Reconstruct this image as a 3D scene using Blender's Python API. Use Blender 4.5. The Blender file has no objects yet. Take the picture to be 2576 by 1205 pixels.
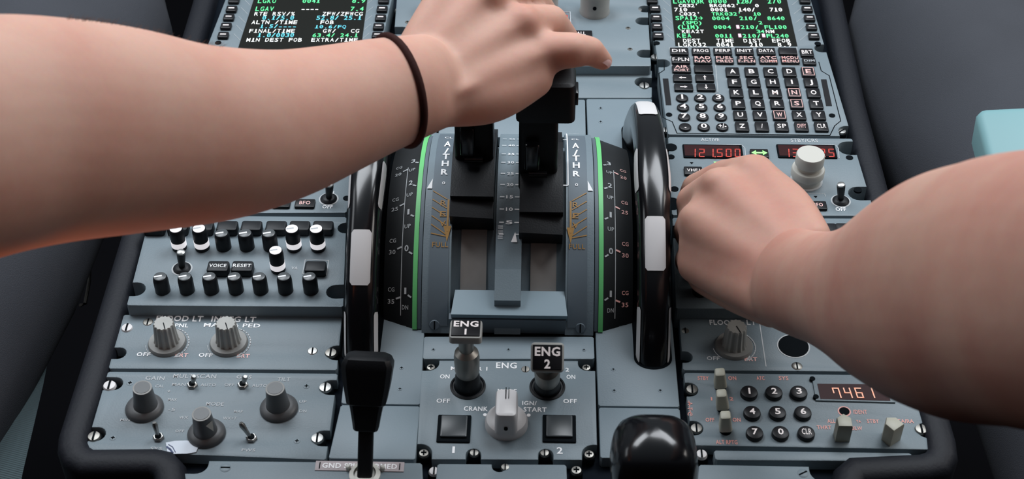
import bpy, bmesh, math, random
from mathutils import Vector, Matrix
from mathutils.bvhtree import BVHTree
R = math.radians
random.seed(7)
S = bpy.context.scene
COL = S.collection

# ------------------------------------------------------------------ camera, world, light, exposure
FOC, CU, CV = 3700.0, 1288.0, 602.5
PITCH, YAW, CAMH = R(42.0), R(1.21), 0.705
CAM = Vector((0.0165, -0.783, CAMH))
cd = bpy.data.cameras.new('camera'); cam = bpy.data.objects.new('camera', cd); COL.objects.link(cam)
cam.location = CAM; cam.rotation_euler = (R(90) - PITCH, 0, YAW)
cd.sensor_fit = 'HORIZONTAL'; cd.sensor_width = 36.0; cd.lens = 36.0 * FOC / 2576.0
cd.clip_start = 0.02; cd.clip_end = 50
cd.dof.use_dof = True; cd.dof.focus_distance = 1.045; cd.dof.aperture_fstop = cd.lens / 3.4
S.camera = cam
CF = Vector((-math.sin(YAW) * math.cos(PITCH), math.cos(YAW) * math.cos(PITCH), -math.sin(PITCH)))
CR = Vector((math.cos(YAW), math.sin(YAW), 0.0))
CUP = CR.cross(CF)

w = bpy.data.worlds.new('cockpit_daylight'); S.world = w; w.use_nodes = True
bg = w.node_tree.nodes['Background']; bg.inputs[1].default_value = 0.27
wt = w.node_tree; g_ = wt.nodes.new('ShaderNodeTexCoord'); dp_ = wt.nodes.new('ShaderNodeVectorMath'); dp_.operation = 'DOT_PRODUCT'
dp_.inputs[1].default_value = (0.0, 0.62, 0.78); rp_ = wt.nodes.new('ShaderNodeValToRGB')     # bright windows ahead and above, dark cabin behind and below
rp_.color_ramp.elements[0].position = 0.0; rp_.color_ramp.elements[0].color = (0.035, 0.022, 0.018, 1)
rp_.color_ramp.elements[1].position = 0.9; rp_.color_ramp.elements[1].color = (0.66, 0.73, 0.80, 1)
wt.links.new(g_.outputs['Generated'], dp_.inputs[0]); wt.links.new(dp_.outputs['Value'], rp_.inputs['Fac']); wt.links.new(rp_.outputs['Color'], bg.inputs[0])

def area(name, loc, aim, sx, sy, power, col):
    l = bpy.data.lights.new(name, 'AREA'); l.shape = 'RECTANGLE'; l.size = sx; l.size_y = sy
    l.energy = power; l.color = col
    o = bpy.data.objects.new(name, l); COL.objects.link(o); o.location = loc
    o.rotation_euler = (Vector(aim) - Vector(loc)).to_track_quat('-Z', 'Y').to_euler()
    return o
area('windshield_light_left', (-0.56, 0.68, 1.50), (0, 0, 0), 0.95, 0.65, 18, (0.90, 0.95, 1.0))
area('windshield_light_right', (0.56, 0.68, 1.50), (0, 0, 0), 0.95, 0.65, 18, (0.90, 0.95, 1.0))
area('side_window_light_left', (-1.3, 0.2, 0.9), (0, 0, 0), 0.7, 0.5, 2.5, (0.9, 0.95, 1.0))
area('side_window_light_right', (1.3, 0.2, 0.9), (0, 0, 0), 0.7, 0.5, 5, (1.0, 0.95, 0.9))
wl_ = area('warm_arm_fill', (-0.80, -0.72, -0.02), (-0.40, -0.36, 0.33), 0.18, 0.18, 0.65, (1.0, 0.42, 0.22)); wl_.data.spread = R(45)  # added fill with no real source, warms the underside of the left forearm
S.view_settings.view_transform = 'Standard'; S.view_settings.look = 'None'
S.view_settings.gamma = 1.0; S.view_settings.use_curve_mapping = False
S.view_settings.exposure = 0.08

# ------------------------------------------------------------------ measuring helpers (metres in the place)
def ray(u, v):
    return CF + CR * ((u - CU) / FOC) - CUP * ((v - CV) / FOC)
def W(u, v, z=0.0):
    """point at height z that is seen at photo position (u, v)"""
    d = ray(u, v); t = (z - CAM.z) / d.z
    return CAM + d * t
def Q(u, v, d):
    return CAM + ray(u, v) * d
def depth(p): return (p - CAM).dot(CF)
def mpp(p): return depth(p) / FOC
def px(p):
    q = p - CAM; d = q.dot(CF)
    return CU + FOC * q.dot(CR) / d, CV - FOC * q.dot(CUP) / d
def dims(u, v, z, wp, hp):
    a = W(u - wp / 2, v, z); b = W(u + wp / 2, v, z)
    c = W(u, v + hp / 2, z); d = W(u, v - hp / 2, z)
    return (b - a).length, (d - c).length
X, Y, Z = Vector((1, 0, 0)), Vector((0, 1, 0)), Vector((0, 0, 1))

# ------------------------------------------------------------------ materials
def mat(name, col, rough=0.5, metal=0.0, spec=0.5, var=0.0, vscale=60, bump=0.0, bscale=900, emit=None, estr=0.0, sss=0.0, coat=0.0, col2=None):
    m = bpy.data.materials.new(name); m.use_nodes = True
    nt = m.node_tree; b = nt.nodes['Principled BSDF']
    b.inputs['Base Color'].default_value = (*col, 1); b.inputs['Roughness'].default_value = rough
    b.inputs['Metallic'].default_value = metal; b.inputs['Specular IOR Level'].default_value = spec
    if coat: b.inputs['Coat Weight'].default_value = coat; b.inputs['Coat Roughness'].default_value = 0.08
    tc = nt.nodes.new('ShaderNodeTexCoord')
    if var or col2:
        n = nt.nodes.new('ShaderNodeTexNoise'); n.inputs['Scale'].default_value = vscale; n.inputs['Detail'].default_value = 5
        nt.links.new(tc.outputs['Object'], n.inputs['Vector'])
        r = nt.nodes.new('ShaderNodeValToRGB'); r.color_ramp.elements[0].position = 0.3; r.color_ramp.elements[1].position = 0.7
        c2 = col2 or tuple(min(1, c * (1 + var)) for c in col)
        c1 = col if col2 else tuple(c * (1 - var) for c in col)
        r.color_ramp.elements[0].color = (*c1, 1); r.color_ramp.elements[1].color = (*c2, 1)
        nt.links.new(n.outputs['Fac'], r.inputs['Fac']); nt.links.new(r.outputs['Color'], b.inputs['Base Color'])
    if bump:
        n = nt.nodes.new('ShaderNodeTexNoise'); n.inputs['Scale'].default_value = bscale; n.inputs['Detail'].default_value = 3
        nt.links.new(tc.outputs['Object'], n.inputs['Vector'])
        bp = nt.nodes.new('ShaderNodeBump'); bp.inputs['Strength'].default_value = bump; bp.inputs['Distance'].default_value = 0.0006
        nt.links.new(n.outputs['Fac'], bp.inputs['Height']); nt.links.new(bp.outputs['Normal'], b.inputs['Normal'])
    if emit:
        b.inputs['Emission Color'].default_value = (*emit, 1); b.inputs['Emission Strength'].default_value = estr
    if sss:
        b.inputs['Subsurface Weight'].default_value = sss; b.inputs['Subsurface Radius'].default_value = (1.0, 0.35, 0.2)
        b.inputs['Subsurface Scale'].default_value = 0.008
    return m
M = dict(
    panel=mat('panel_paint', (0.175, 0.222, 0.25), 0.5, var=0.07, vscale=14, bump=0.25),
    deck=mat('deck_paint', (0.195, 0.25, 0.285), 0.5, var=0.06, vscale=12, bump=0.2),
    quad=mat('quadrant_paint', (0.18, 0.232, 0.265), 0.5, var=0.05, vscale=20, bump=0.2),
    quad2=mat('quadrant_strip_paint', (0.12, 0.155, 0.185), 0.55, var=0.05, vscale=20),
    ledge=mat('ledge_paint', (0.21, 0.29, 0.34), 0.45),
    slot=mat('slot_floor_metal', (0.27, 0.25, 0.235), 0.5, var=0.18, vscale=30),
    black=mat('black_plastic', (0.006, 0.007, 0.009), 0.45, spec=0.28, bump=0.15),
    gloss=mat('gloss_black_plastic', (0.004, 0.0045, 0.006), 0.2, coat=0.15),
    knobblk=mat('knob_black', (0.009, 0.011, 0.014), 0.45, spec=0.3),
    knobtop=mat('knob_top_grey', (0.09, 0.1, 0.105), 0.3),
    key=mat('key_black', (0.008, 0.008, 0.010), 0.4, spec=0.3),
    hole=mat('hole_black', (0.003, 0.005, 0.007), 0.7, spec=0.05),
    drum=mat('drum_charcoal', (0.024, 0.026, 0.028), 0.55, spec=0.25, var=0.1, vscale=50),
    gap=mat('gap_navy', (0.005, 0.008, 0.013), 0.7, spec=0.05),
    rim=mat('rim_dark_vinyl', (0.0065, 0.008, 0.013), 0.6, spec=0.3, bump=0.3, bscale=500),
    white=mat('white_paint', (0.72, 0.70, 0.70), 0.4),
    lettering=mat('white_lettering', (0.72, 0.74, 0.76), 0.5, emit=(1.0, 0.93, 0.92), estr=0.14),
    dimlet=mat('faded_lettering', (0.42, 0.45, 0.47), 0.6, emit=(1.0, 0.93, 0.92), estr=0.05),
    pink=mat('pink_backlit_lettering', (0.75, 0.48, 0.46), 0.5, emit=(1.0, 0.42, 0.36), estr=0.12),
    redlet=mat('red_backlit_lettering', (0.6, 0.30, 0.27), 0.5, emit=(1.0, 0.34, 0.28), estr=0.12),
    keylet=mat('key_lettering', (0.8, 0.74, 0.73), 0.5, emit=(1, 0.9, 0.88), estr=0.12),
    orange=mat('orange_marking', (0.42, 0.22, 0.05), 0.55),
    green=mat('green_band', (0.17, 0.64, 0.22), 0.45),
    grey=mat('grey_knob', (0.36, 0.36, 0.34), 0.42, var=0.06, vscale=120),
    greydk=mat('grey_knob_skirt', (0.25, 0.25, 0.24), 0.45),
    radar=mat('charcoal_knob', (0.085, 0.088, 0.092), 0.42),
    radartop=mat('charcoal_knob_top', (0.035, 0.042, 0.047), 0.35),
    ivory=mat('ivory_knob', (0.58, 0.57, 0.52), 0.4),
    beige=mat('beige_bat_handle', (0.46, 0.45, 0.37), 0.45),
    metal=mat('steel', (0.36, 0.36, 0.35), 0.38, metal=1.0),
    brass=mat('worn_steel', (0.24, 0.23, 0.21), 0.4, metal=0.9),
    screen=mat('screen_glass', (0.010, 0.011, 0.009), 0.5, spec=0.12),
    segwin=mat('red_display_window', (0.03, 0.005, 0.006), 0.45, spec=0.15),
    seg=mat('red_segments', (0.4, 0.04, 0.03), 0.4, emit=(0.8, 0.07, 0.04), estr=0.3),
    segp=mat('amber_segments', (0.6, 0.3, 0.2), 0.4, emit=(1.0, 0.48, 0.32), estr=0.5),
    sgreen=mat('screen_green', (0.1, 0.6, 0.25), 0.4, emit=(0.12, 0.95, 0.32), estr=0.8),
    swhite=mat('screen_white', (0.7, 0.7, 0.7), 0.4, emit=(0.9, 0.95, 0.92), estr=0.75),
    scyan=mat('screen_cyan', (0.1, 0.5, 0.6), 0.4, emit=(0.15, 0.6, 0.8), estr=0.75),
    smag=mat('screen_magenta', (0.6, 0.4, 0.5), 0.4, emit=(0.9, 0.55, 0.75), estr=0.8),
    lit=mat('lit_white_ring', (0.9, 0.88, 0.9), 0.4, emit=(1, 0.97, 1), estr=0.55),
    led=mat('green_lamp', (0.2, 0.8, 0.2), 0.4, emit=(0.3, 1.0, 0.2), estr=1.2),
    redkey=mat('red_key', (0.62, 0.05, 0.05), 0.35, emit=(0.9, 0.08, 0.07), estr=0.25),
    clear=mat('clear_guard', (0.5, 0.55, 0.58), 0.15),
    trouser=mat('dark_trouser_cloth', (0.042, 0.046, 0.057), 0.85, var=0.12, vscale=9, bump=0.5, bscale=1600),
    belt=mat('seat_belt_webbing', (0.06, 0.095, 0.105), 0.7),
    seat=mat('seat_cover', (0.008, 0.009, 0.010), 0.9, spec=0.05, bump=0.4, bscale=700),
    floor=mat('floor_carpet', (0.004, 0.004, 0.005), 0.95, spec=0.03, bump=0.5, bscale=400),
    turq=mat('turquoise_plastic', (0.20, 0.385, 0.41), 0.5, var=0.04, vscale=10),
    band=mat('dark_brown_band', (0.035, 0.010, 0.008), 0.8, spec=0.2, bump=0.4, bscale=1500),
    nail=mat('fingernail', (0.66, 0.42, 0.40), 0.25, sss=0.1),
    paper=mat('white_tape', (0.66, 0.72, 0.80), 0.6),
    ink=mat('blue_ink', (0.03, 0.05, 0.14), 0.6),
    plac=mat('placard_pink_grey', (0.40, 0.34, 0.35), 0.5),
    hair=mat('arm_hair', (0.20, 0.12, 0.08), 0.7),
)
# webbing ribs on the belt
nt = M['belt'].node_tree; b = nt.nodes['Principled BSDF']; tc = nt.nodes.new('ShaderNodeTexCoord')
wv = nt.nodes.new('ShaderNodeTexWave'); wv.inputs['Scale'].default_value = 170; wv.bands_direction = 'Y'
bp = nt.nodes.new('ShaderNodeBump'); bp.inputs['Strength'].default_value = 0.7; bp.inputs['Distance'].default_value = 0.001
nt.links.new(tc.outputs['Object'], wv.inputs['Vector']); nt.links.new(wv.outputs['Fac'], bp.inputs['Height']); nt.links.new(bp.outputs['Normal'], b.inputs['Normal'])

def skin_mat(name, base, red):
    m = bpy.data.materials.new(name); m.use_nodes = True; nt = m.node_tree; b = nt.nodes['Principled BSDF']
    tc = nt.nodes.new('ShaderNodeTexCoord')
    n = nt.nodes.new('ShaderNodeTexNoise'); n.inputs['Scale'].default_value = 22; n.inputs['Detail'].default_value = 4
    r = nt.nodes.new('ShaderNodeValToRGB'); r.color_ramp.elements[0].position = 0.36; r.color_ramp.elements[1].position = 0.68
    r.color_ramp.elements[0].color = (*base, 1); r.color_ramp.elements[1].color = (*red, 1)
    nt.links.new(tc.outputs['Object'], n.inputs['Vector']); nt.links.new(n.outputs['Fac'], r.inputs['Fac'])
    n2 = nt.nodes.new('ShaderNodeTexNoise'); n2.inputs['Scale'].default_value = 420; n2.inputs['Detail'].default_value = 2
    mx = nt.nodes.new('ShaderNodeMix'); mx.data_type = 'RGBA'; mx.blend_type = 'MULTIPLY'; mx.inputs['Factor'].default_value = 0.10
    nt.links.new(tc.outputs['Object'], n2.inputs['Vector'])
    nt.links.new(r.outputs['Color'], mx.inputs['A']); nt.links.new(n2.outputs['Color'], mx.inputs['B'])
    nt.links.new(mx.outputs['Result'], b.inputs['Base Color'])
    n3 = nt.nodes.new('ShaderNodeTexNoise'); n3.inputs['Scale'].default_value = 90; n3.inputs['Detail'].default_value = 6
    bp = nt.nodes.new('ShaderNodeBump'); bp.inputs['Strength'].default_value = 0.16; bp.inputs['Distance'].default_value = 0.0012
    nt.links.new(tc.outputs['Object'], n3.inputs['Vector']); nt.links.new(n3.outputs['Fac'], bp.inputs['Height'])
    nt.links.new(bp.outputs['Normal'], b.inputs['Normal'])
    b.inputs['Roughness'].default_value = 0.55; b.inputs['Specular IOR Level'].default_value = 0.35
    b.inputs['Subsurface Weight'].default_value = 0.35; b.inputs['Subsurface Radius'].default_value = (1.0, 0.3, 0.15)
    b.inputs['Subsurface Scale'].default_value = 0.012
    return m
M['skin'] = skin_mat('skin_left', (0.66, 0.395, 0.31), (0.62, 0.325, 0.25))
M['skin2'] = skin_mat('skin_right', (0.60, 0.35, 0.27), (0.55, 0.265, 0.205))

# ------------------------------------------------------------------ mesh builder
_tcache = {}
def glyphs(s, bold):
    k = (s, bold)
    if k in _tcache: return _tcache[k]
    cu = bpy.data.curves.new('t', 'FONT'); cu.body = s; cu.size = 1.0; cu.align_x = 'CENTER'; cu.resolution_u = 2
    cu.offset = bold; cu.space_character = 1.08
    o = bpy.data.objects.new('t', cu); COL.objects.link(o)
    dg = bpy.context.evaluated_depsgraph_get(); me = o.evaluated_get(dg).to_mesh()
    vs = [v.co.copy() for v in me.vertices]; fs = [tuple(p.vertices) for p in me.polygons]
    o.evaluated_get(dg).to_mesh_clear()
    bpy.data.objects.remove(o); bpy.data.curves.remove(cu)
    if vs:
        x0 = min(v.x for v in vs); x1 = max(v.x for v in vs)
        for v in vs: v.x -= (x0 + x1) / 2
    _tcache[k] = (vs, fs, (x1 - x0) if vs else 1)
    return _tcache[k]

class MB:
    def __init__(s): s.v = []; s.f = []; s.m = []
    def add(s, vs, fs, mi=0):
        n = len(s.v); s.v += [Vector(p) for p in vs]
        for f in fs: s.f.append(tuple(i + n for i in f)); s.m.append(mi)
        return s
    def prism(s, pts, z0, z1, ch=0.0, mi=0, cap=True):
        """pts: CCW list of (x, y) seen from above"""
        pts = [Vector((p[0], p[1])) for p in pts]; n = len(pts)
        def off(d):
            out = []
            for i in range(n):
                a, b_, c = pts[i - 1], pts[i], pts[(i + 1) % n]
                e1 = (b_ - a); e2 = (c - b_)
                if e1.length < 1e-9 or e2.length < 1e-9: out.append(b_.copy()); continue
                n1 = Vector((-e1.y, e1.x)).normalized(); n2 = Vector((-e2.y, e2.x)).normalized()
                nn = n1 + n2; k = max(0.35, 1 + n1.dot(n2)); out.append(b_ + nn * (d / k))
            return out
        rings = [([p for p in pts], z0), ([p for p in pts], z1 - ch)]
        if ch: rings.append((off(ch * 0.3), z1 - ch * 0.3)); rings.append((off(ch), z1))
        vs = []; fs = []
        for r, z in rings: vs += [(p.x, p.y, z) for p in r]
        for k in range(len(rings) - 1):
            for i in range(n):
                j = (i + 1) % n; fs.append((k * n + i, k * n + j, (k + 1) * n + j, (k + 1) * n + i))
        if cap:
            fs.append(tuple(range((len(rings) - 1) * n, len(rings) * n))); fs.append(tuple(reversed(range(n))))
        return s.add(vs, fs, mi)
    def box(s, c, sx, sy, sz, ex=X, ey=Y, ez=Z, ch=0.0, mi=0, taper=1.0):
        """box whose base centre is c; ez up; chamfered"""
        c = Vector(c); t = MB(); hx, hy = sx / 2, sy / 2; r = min(ch * 1.5, hx * .6, hy * .6)
        pts = []
        if ch:
            for (qx, qy, a0) in ((hx - r, -hy + r, -90), (hx - r, hy - r, 0), (-hx + r, hy - r, 90), (-hx + r, -hy + r, 180)):
                for k in range(4):
                    a = R(a0 + 30 * k); pts.append((qx + r * math.cos(a), qy + r * math.sin(a)))
        else: pts = [(hx, -hy), (hx, hy), (-hx, hy), (-hx, -hy)]
        t.prism(pts, 0, sz, ch)
        vs = []
        for p in t.v:
            k = 1 + (taper - 1) * p.z / sz
            vs.append(c + ex * (p.x * k) + ey * (p.y * k) + ez * p.z)
        return s.add(vs, t.f, mi)
    def lathe(s, c, prof, ex=X, ey=Y, ez=Z, n=32, mi=0, flute=0, fa=0.0, zf=None):
        c = Vector(c); vs = []; fs = []
        for (r, z) in prof:
            for i in range(n):
                a = 2 * math.pi * i / n; rr = r
                if flute and (zf is None or z >= zf): rr = r * (1 - fa * (0.5 + 0.5 * math.cos(a * flute)))
                vs.append(c + ex * (rr * math.cos(a)) + ey * (rr * math.sin(a)) + ez * z)
        for k in range(len(prof) - 1):
            for i in range(n):
                j = (i + 1) % n; fs.append((k * n + i, k * n + j, (k + 1) * n + j, (k + 1) * n + i))
        fs.append(tuple(range((len(prof) - 1) * n, len(prof) * n))); fs.append(tuple(reversed(range(n))))
        return s.add(vs, fs, mi)
    def tube(s, pts, rad, n=10, mi=0, closed=False):
        pts = [Vector(p) for p in pts]; vs = []; fs = []; N = len(pts)
        prev = None
        for i, p in enumerate(pts):
            a = pts[i - 1] if (i or closed) else p; b_ = pts[(i + 1) % N] if (i < N - 1 or closed) else p
            t = (b_ - a).normalized()
            if prev is None: prev = t.orthogonal().normalized()
            e = (prev - t * prev.dot(t)).normalized(); prev = e; f = t.cross(e)
            r = rad[i] if isinstance(rad, (list, tuple)) else rad
            for k in range(n):
                q = 2 * math.pi * k / n; vs.append(p + e * (r * math.cos(q)) + f * (r * math.sin(q)))
        for i in range(N if closed else N - 1):
            for k in range(n):
                j = (k + 1) % n; i2 = (i + 1) % N
                fs.append((i * n + k, i * n + j, i2 * n + j, i2 * n + k))
        if not closed: fs.append(tuple(reversed(range(n)))); fs.append(tuple(range((N - 1) * n, N * n)))
        return s.add(vs, fs, mi)
    def loft(s, secs, n=28, mi=0):
        """secs: list of (centre, ea, ra, eb, rb): elliptical sections, rounded ends"""
        vs = []; fs = []; out = []
        c0, ea, ra, eb, rb = secs[0]; c1 = secs[1][0]; d = (c0 - c1).normalized(); k0 = min(ra, rb)
        for t in (0.98, 0.8, 0.5, 0.25): out.append((c0 + d * (k0 * t), ea, ra * math.sqrt(1 - t * t), eb, rb * math.sqrt(1 - t * t)))
        out += secs
        c0, ea, ra, eb, rb = secs[-1]; c1 = secs[-2][0]; d = (c0 - c1).normalized(); k0 = min(ra, rb)
        for t in (0.25, 0.5, 0.8, 0.98): out.append((c0 + d * (k0 * t), ea, ra * math.sqrt(1 - t * t), eb, rb * math.sqrt(1 - t * t)))
        for (c, ea, ra, eb, rb) in out:
            for i in range(n):
                a = 2 * math.pi * i / n; vs.append(c + ea * (ra * math.cos(a)) + eb * (rb * math.sin(a)))
        for k in range(len(out) - 1):
            for i in range(n):
                j = (i + 1) % n; fs.append((k * n + i, k * n + j, (k + 1) * n + j, (k + 1) * n + i))
        fs.append(tuple(reversed(range(n)))); fs.append(tuple(range((len(out) - 1) * n, len(out) * n)))
        return s.add(vs, fs, mi)
    def text(s, t, c, h, ex=X, ey=Y, mi=0, bold=0.012, wmax=None, wx=1.0, fn=None):
        vs, fs, wd = glyphs(t, bold)
        if not vs: return s
        k = h / 0.70; kx = k * wx
        if wmax: kx = min(kx, wmax / wd) if wmax > 0 else kx
        c = Vector(c); out = []
        for p in vs:
            a = p.x * kx; b_ = (p.y - 0.35) * k
            out.append(fn(a, b_) if fn else c + ex * a + ey * b_)
        return s.add(out, fs, mi)
    def strip(s, pts, wd, z=None, mi=0):
        """flat line of width wd through pts, lying in the horizontal plane"""
        for a, b_ in zip(pts[:-1], pts[1:]):
            a = Vector(a); b_ = Vector(b_); d = (b_ - a).normalized(); nrm = Vector((-d.y, d.x, 0)).normalized() * (wd / 2); e = d * (wd * .45)
            s.add([a - nrm - e, b_ - nrm + e, b_ + nrm + e, a + nrm - e], [(0, 1, 2, 3)], mi)
        return s

def link(name, mb, mats, parent=None, smooth=0.6):
    me = bpy.data.meshes.new(name)
    L = Vector((0, 0, 0)); p = parent
    while p is not None: L += p.location; p = p.parent
    me.from_pydata([tuple(v - L) for v in mb.v], [], mb.f)
    if isinstance(mats, str): mats = [mats]
    for k in mats: me.materials.append(M[k])
    for pl, mi in zip(me.polygons, mb.m): pl.material_index = mi
    me.update(); me.shade_smooth()
    if smooth: me.set_sharp_from_angle(angle=smooth)
    o = bpy.data.objects.new(name, me); COL.objects.link(o)
    if parent: o.parent = parent
    return o
def tag(o, label, cat, group=None, kind=None):
    if label: o['label'] = label
    if cat: o['category'] = cat
    if group: o['group'] = group
    if kind: o['kind'] = kind
    return o
def thing(name, loc, label, cat, group=None):
    o = bpy.data.objects.new(name, None); COL.objects.link(o); o.location = loc; o.empty_display_size = 0.01
    return tag(o, label, cat, group)

# ------------------------------------------------------------------ generic panel pieces
def outline(pix, z, notches=(), rc=0.0012):
    """pix: BL, BR, TR, TL photo positions at height z; notches (side, fraction, half width, depth)"""
    P = [W(u, v, z).xy for u, v in pix]; out = []
    T = [(P[(k + 1) % 4] - P[k]).normalized() for k in range(4)]; Ls = [(P[(k + 1) % 4] - P[k]).length for k in range(4)]
    cut = [None] * 4; mid = [[] for _ in range(4)]
    for (sd, fr, hw, dp) in notches:
        k = 'BRTL'.index(sd); q = Ls[k] * fr
        if q < hw + .0028: cut[k] = (q + hw, dp)
        elif Ls[k] - q < hw + .0028: cut[(k + 1) % 4] = (dp, Ls[k] - q + hw)
        else: mid[k].append((q, hw, dp))
    for k in range(4):
        a = P[k]; t = T[k]; tp = T[k - 1]; n = Vector((-t.y, t.x))
        if cut[k]:
            ca, cb = cut[k]; r = min(ca, cb) * .75; I = a - tp * cb + t * ca
            out.append(a - tp * cb)
            for i in range(7):
                g = math.pi / 2 * i / 6; out.append(I - t * (r * (1 - math.sin(g))) + tp * (r * (1 - math.cos(g))))
            out.append(a + t * ca)
        else: out.append(a - tp * rc); out.append(a + t * rc)
        for (q, hw, dp) in sorted(mid[k]):
            c = a + t * q; cc = c + n * max(0.0, dp - hw); out.append(c - t * hw)
            for i in range(9):
                g = math.pi * i / 8; out.append(cc - t * (hw * math.cos(g)) + n * (hw * math.sin(g) if dp > hw else dp * math.sin(g)))
            out.append(c + t * hw)
    res = []
    for p in out:
        if not res or (p - res[-1]).length > 2e-5: res.append(p)
    return res
def panel(name, pix, z, label, cat, notches=(), thick=None, m='panel', ch=0.0008):
    thick = thick or (z + .0086); c = sum((W(u, v, z) for u, v in pix), Vector()) / 4; c.z = z - thick
    t = thing(name, c, label, cat)
    link('faceplate', MB().prism(outline(pix, z, notches), z - thick, z, ch), m, t)
    t['zt'] = z
    return t
def texts(t, items, m, name='lettering', bold=0.022, z=None):
    z = t['zt'] if z is None else z
    mb = MB()
    for (s, u, v, wp, hp) in items:
        wd, hh = dims(u, v, z, wp, hp)
        g, f, w0 = glyphs(s, bold); mb.text(s, W(u, v, z + 0.00025), hh, bold=bold, wx=min(1.7, (wd / w0) / (hh / 0.70)))
    o = link(name, mb, m, t); return o
def key(t, u, v, wp, hp, s='', h=0.0022, m='key', lm='keylet', frame=False, rnd=False, hf=0.46, name='key', ch=0.0006, label=None, bold=0.014, tw=0.8):
    z = t['zt'] + h; c = W(u, v, z); wd, hh = dims(u, v, z, wp, hp); mb = MB(); b0 = Vector((c.x, c.y, t['zt'] - 0.001))
    if rnd:
        r = wd / 2; mb.lathe(b0, [(r, 0), (r, h * .6 + .001), (r * .93, h + .0006), (r * .7, h + .001)], n=28)
    else: mb.box(b0, wd, hh, h + 0.001, ch=ch)
    zz = z + (0.0004 if rnd else 0.0002) + (0 if rnd else 0)
    lines = s.split('|') if s else []
    for i, l in enumerate(lines):
        n = len(lines); th = hh * (hf if n == 1 else hf * 0.78); dy = (0 if n == 1 else (0.5 - i) * th * 1.35)
        g, f, w0 = glyphs(l, bold); mb.text(l, (c.x, c.y + dy, zz), th, mi=1, bold=bold, wx=min(1.25, wd * tw / (w0 * th / 0.70)))
    if s == '<-': pass
    if frame:
        a, b_ = wd * .40, hh * .42; k = Vector((c.x, c.y, zz))
        mb.strip([k + Vector(q) for q in ((-a, -b_, 0), (a, -b_, 0), (a, b_, 0), (-a, b_, 0), (-a, -b_, 0))], 0.0005, mi=1)
    o = link(name, mb, [m, lm], t)
    if label: o['label'] = label
    return o
def screw(t, u, v, rp=17, z=None, h=0.002, m='metal', slot=90, label=None, cross=False):
    z = (t['zt'] if z is None else z); c = W(u, v, z + h); r = rp * mpp(c); mb = MB(); b0 = Vector((c.x, c.y, z - 0.002)); H = h + .002
    mb.lathe(b0, [(r * 1.12, 0), (r * 1.12, H * .62), (r * 1.02, H * .72)], n=24, mi=1)
    mb.lathe(b0, [(r * .92, 0), (r * .92, H * .85), (r * .8, H), (r * .3, H * 1.05)], n=24, mi=0)
    for a in ((slot, slot + 90) if cross else (slot,)):
        e = Vector((math.cos(R(a)), math.sin(R(a)), 0)); f = Vector((-e.y, e.x, 0))
        mb.box(b0 + Z * (H * .9), r * (1.0 if cross else 1.5), r * .26, H * .2, ex=e, ey=f, mi=1)
    o = link('screw', mb, [m, 'hole'], t)
    if label: o['label'] = label
    return o
def hole(t, u, v, rp, name='fastener_hole', ring=None, m='hole'):
    c = W(u, v, t['zt']); r = rp * mpp(c); mb = MB()
    if ring: mb.lathe((c.x, c.y, c.z - .001), [(r + min(r * .28, .0009), 0), (r + min(r * .28, .0009), .0012)], n=28, mi=1)
    mb.lathe((c.x, c.y, c.z - .001), [(r, 0), (r, .0014)], n=28)
    return link(name, mb, [m] + ([ring] if ring else []), t)
def toggle(t, u0, v0, u1, v1, r0=3.2e-3, hgt=0.018, m='knobblk', tip='metal', ring='dimlet'):
    """bat toggle: base at (u0,v0) on the panel, tip seen at (u1,v1) at height hgt"""
    z = t['zt']; a = W(u0, v0, z); b_ = W(u1, v1, z + hgt); mb = MB()
    mb.lathe(a - Z * .001, [(r0 * 1.9, 0), (r0 * 1.9, .0018), (r0 * 1.5, .003), (r0 * 1.2, .0034)], n=24, mi=0)
    mb.lathe(a - Z * .001, [(r0 * 2.25, 0), (r0 * 2.25, .0012)], n=28, mi=2)
    d = b_ - a
    mb.tube([a, a + d * .3, a + d * .8, a + d * .9], [r0 * .6, r0 * .75, r0 * .95, r0 * .95], n=14)
    mb.tube([a + d * .9, a + d * .97, b_], [r0 * .9, r0 * .85, r0 * .5], n=14, mi=1)
    return link('toggle_switch', mb, [m, tip, ring], t)

# ------------------------------------------------------------------ setting
fl = link('floor', MB().box((0, 0.1, -0.66), 3.2, 3.2, 0.02), 'floor'); fl['kind'] = 'structure'

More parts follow.
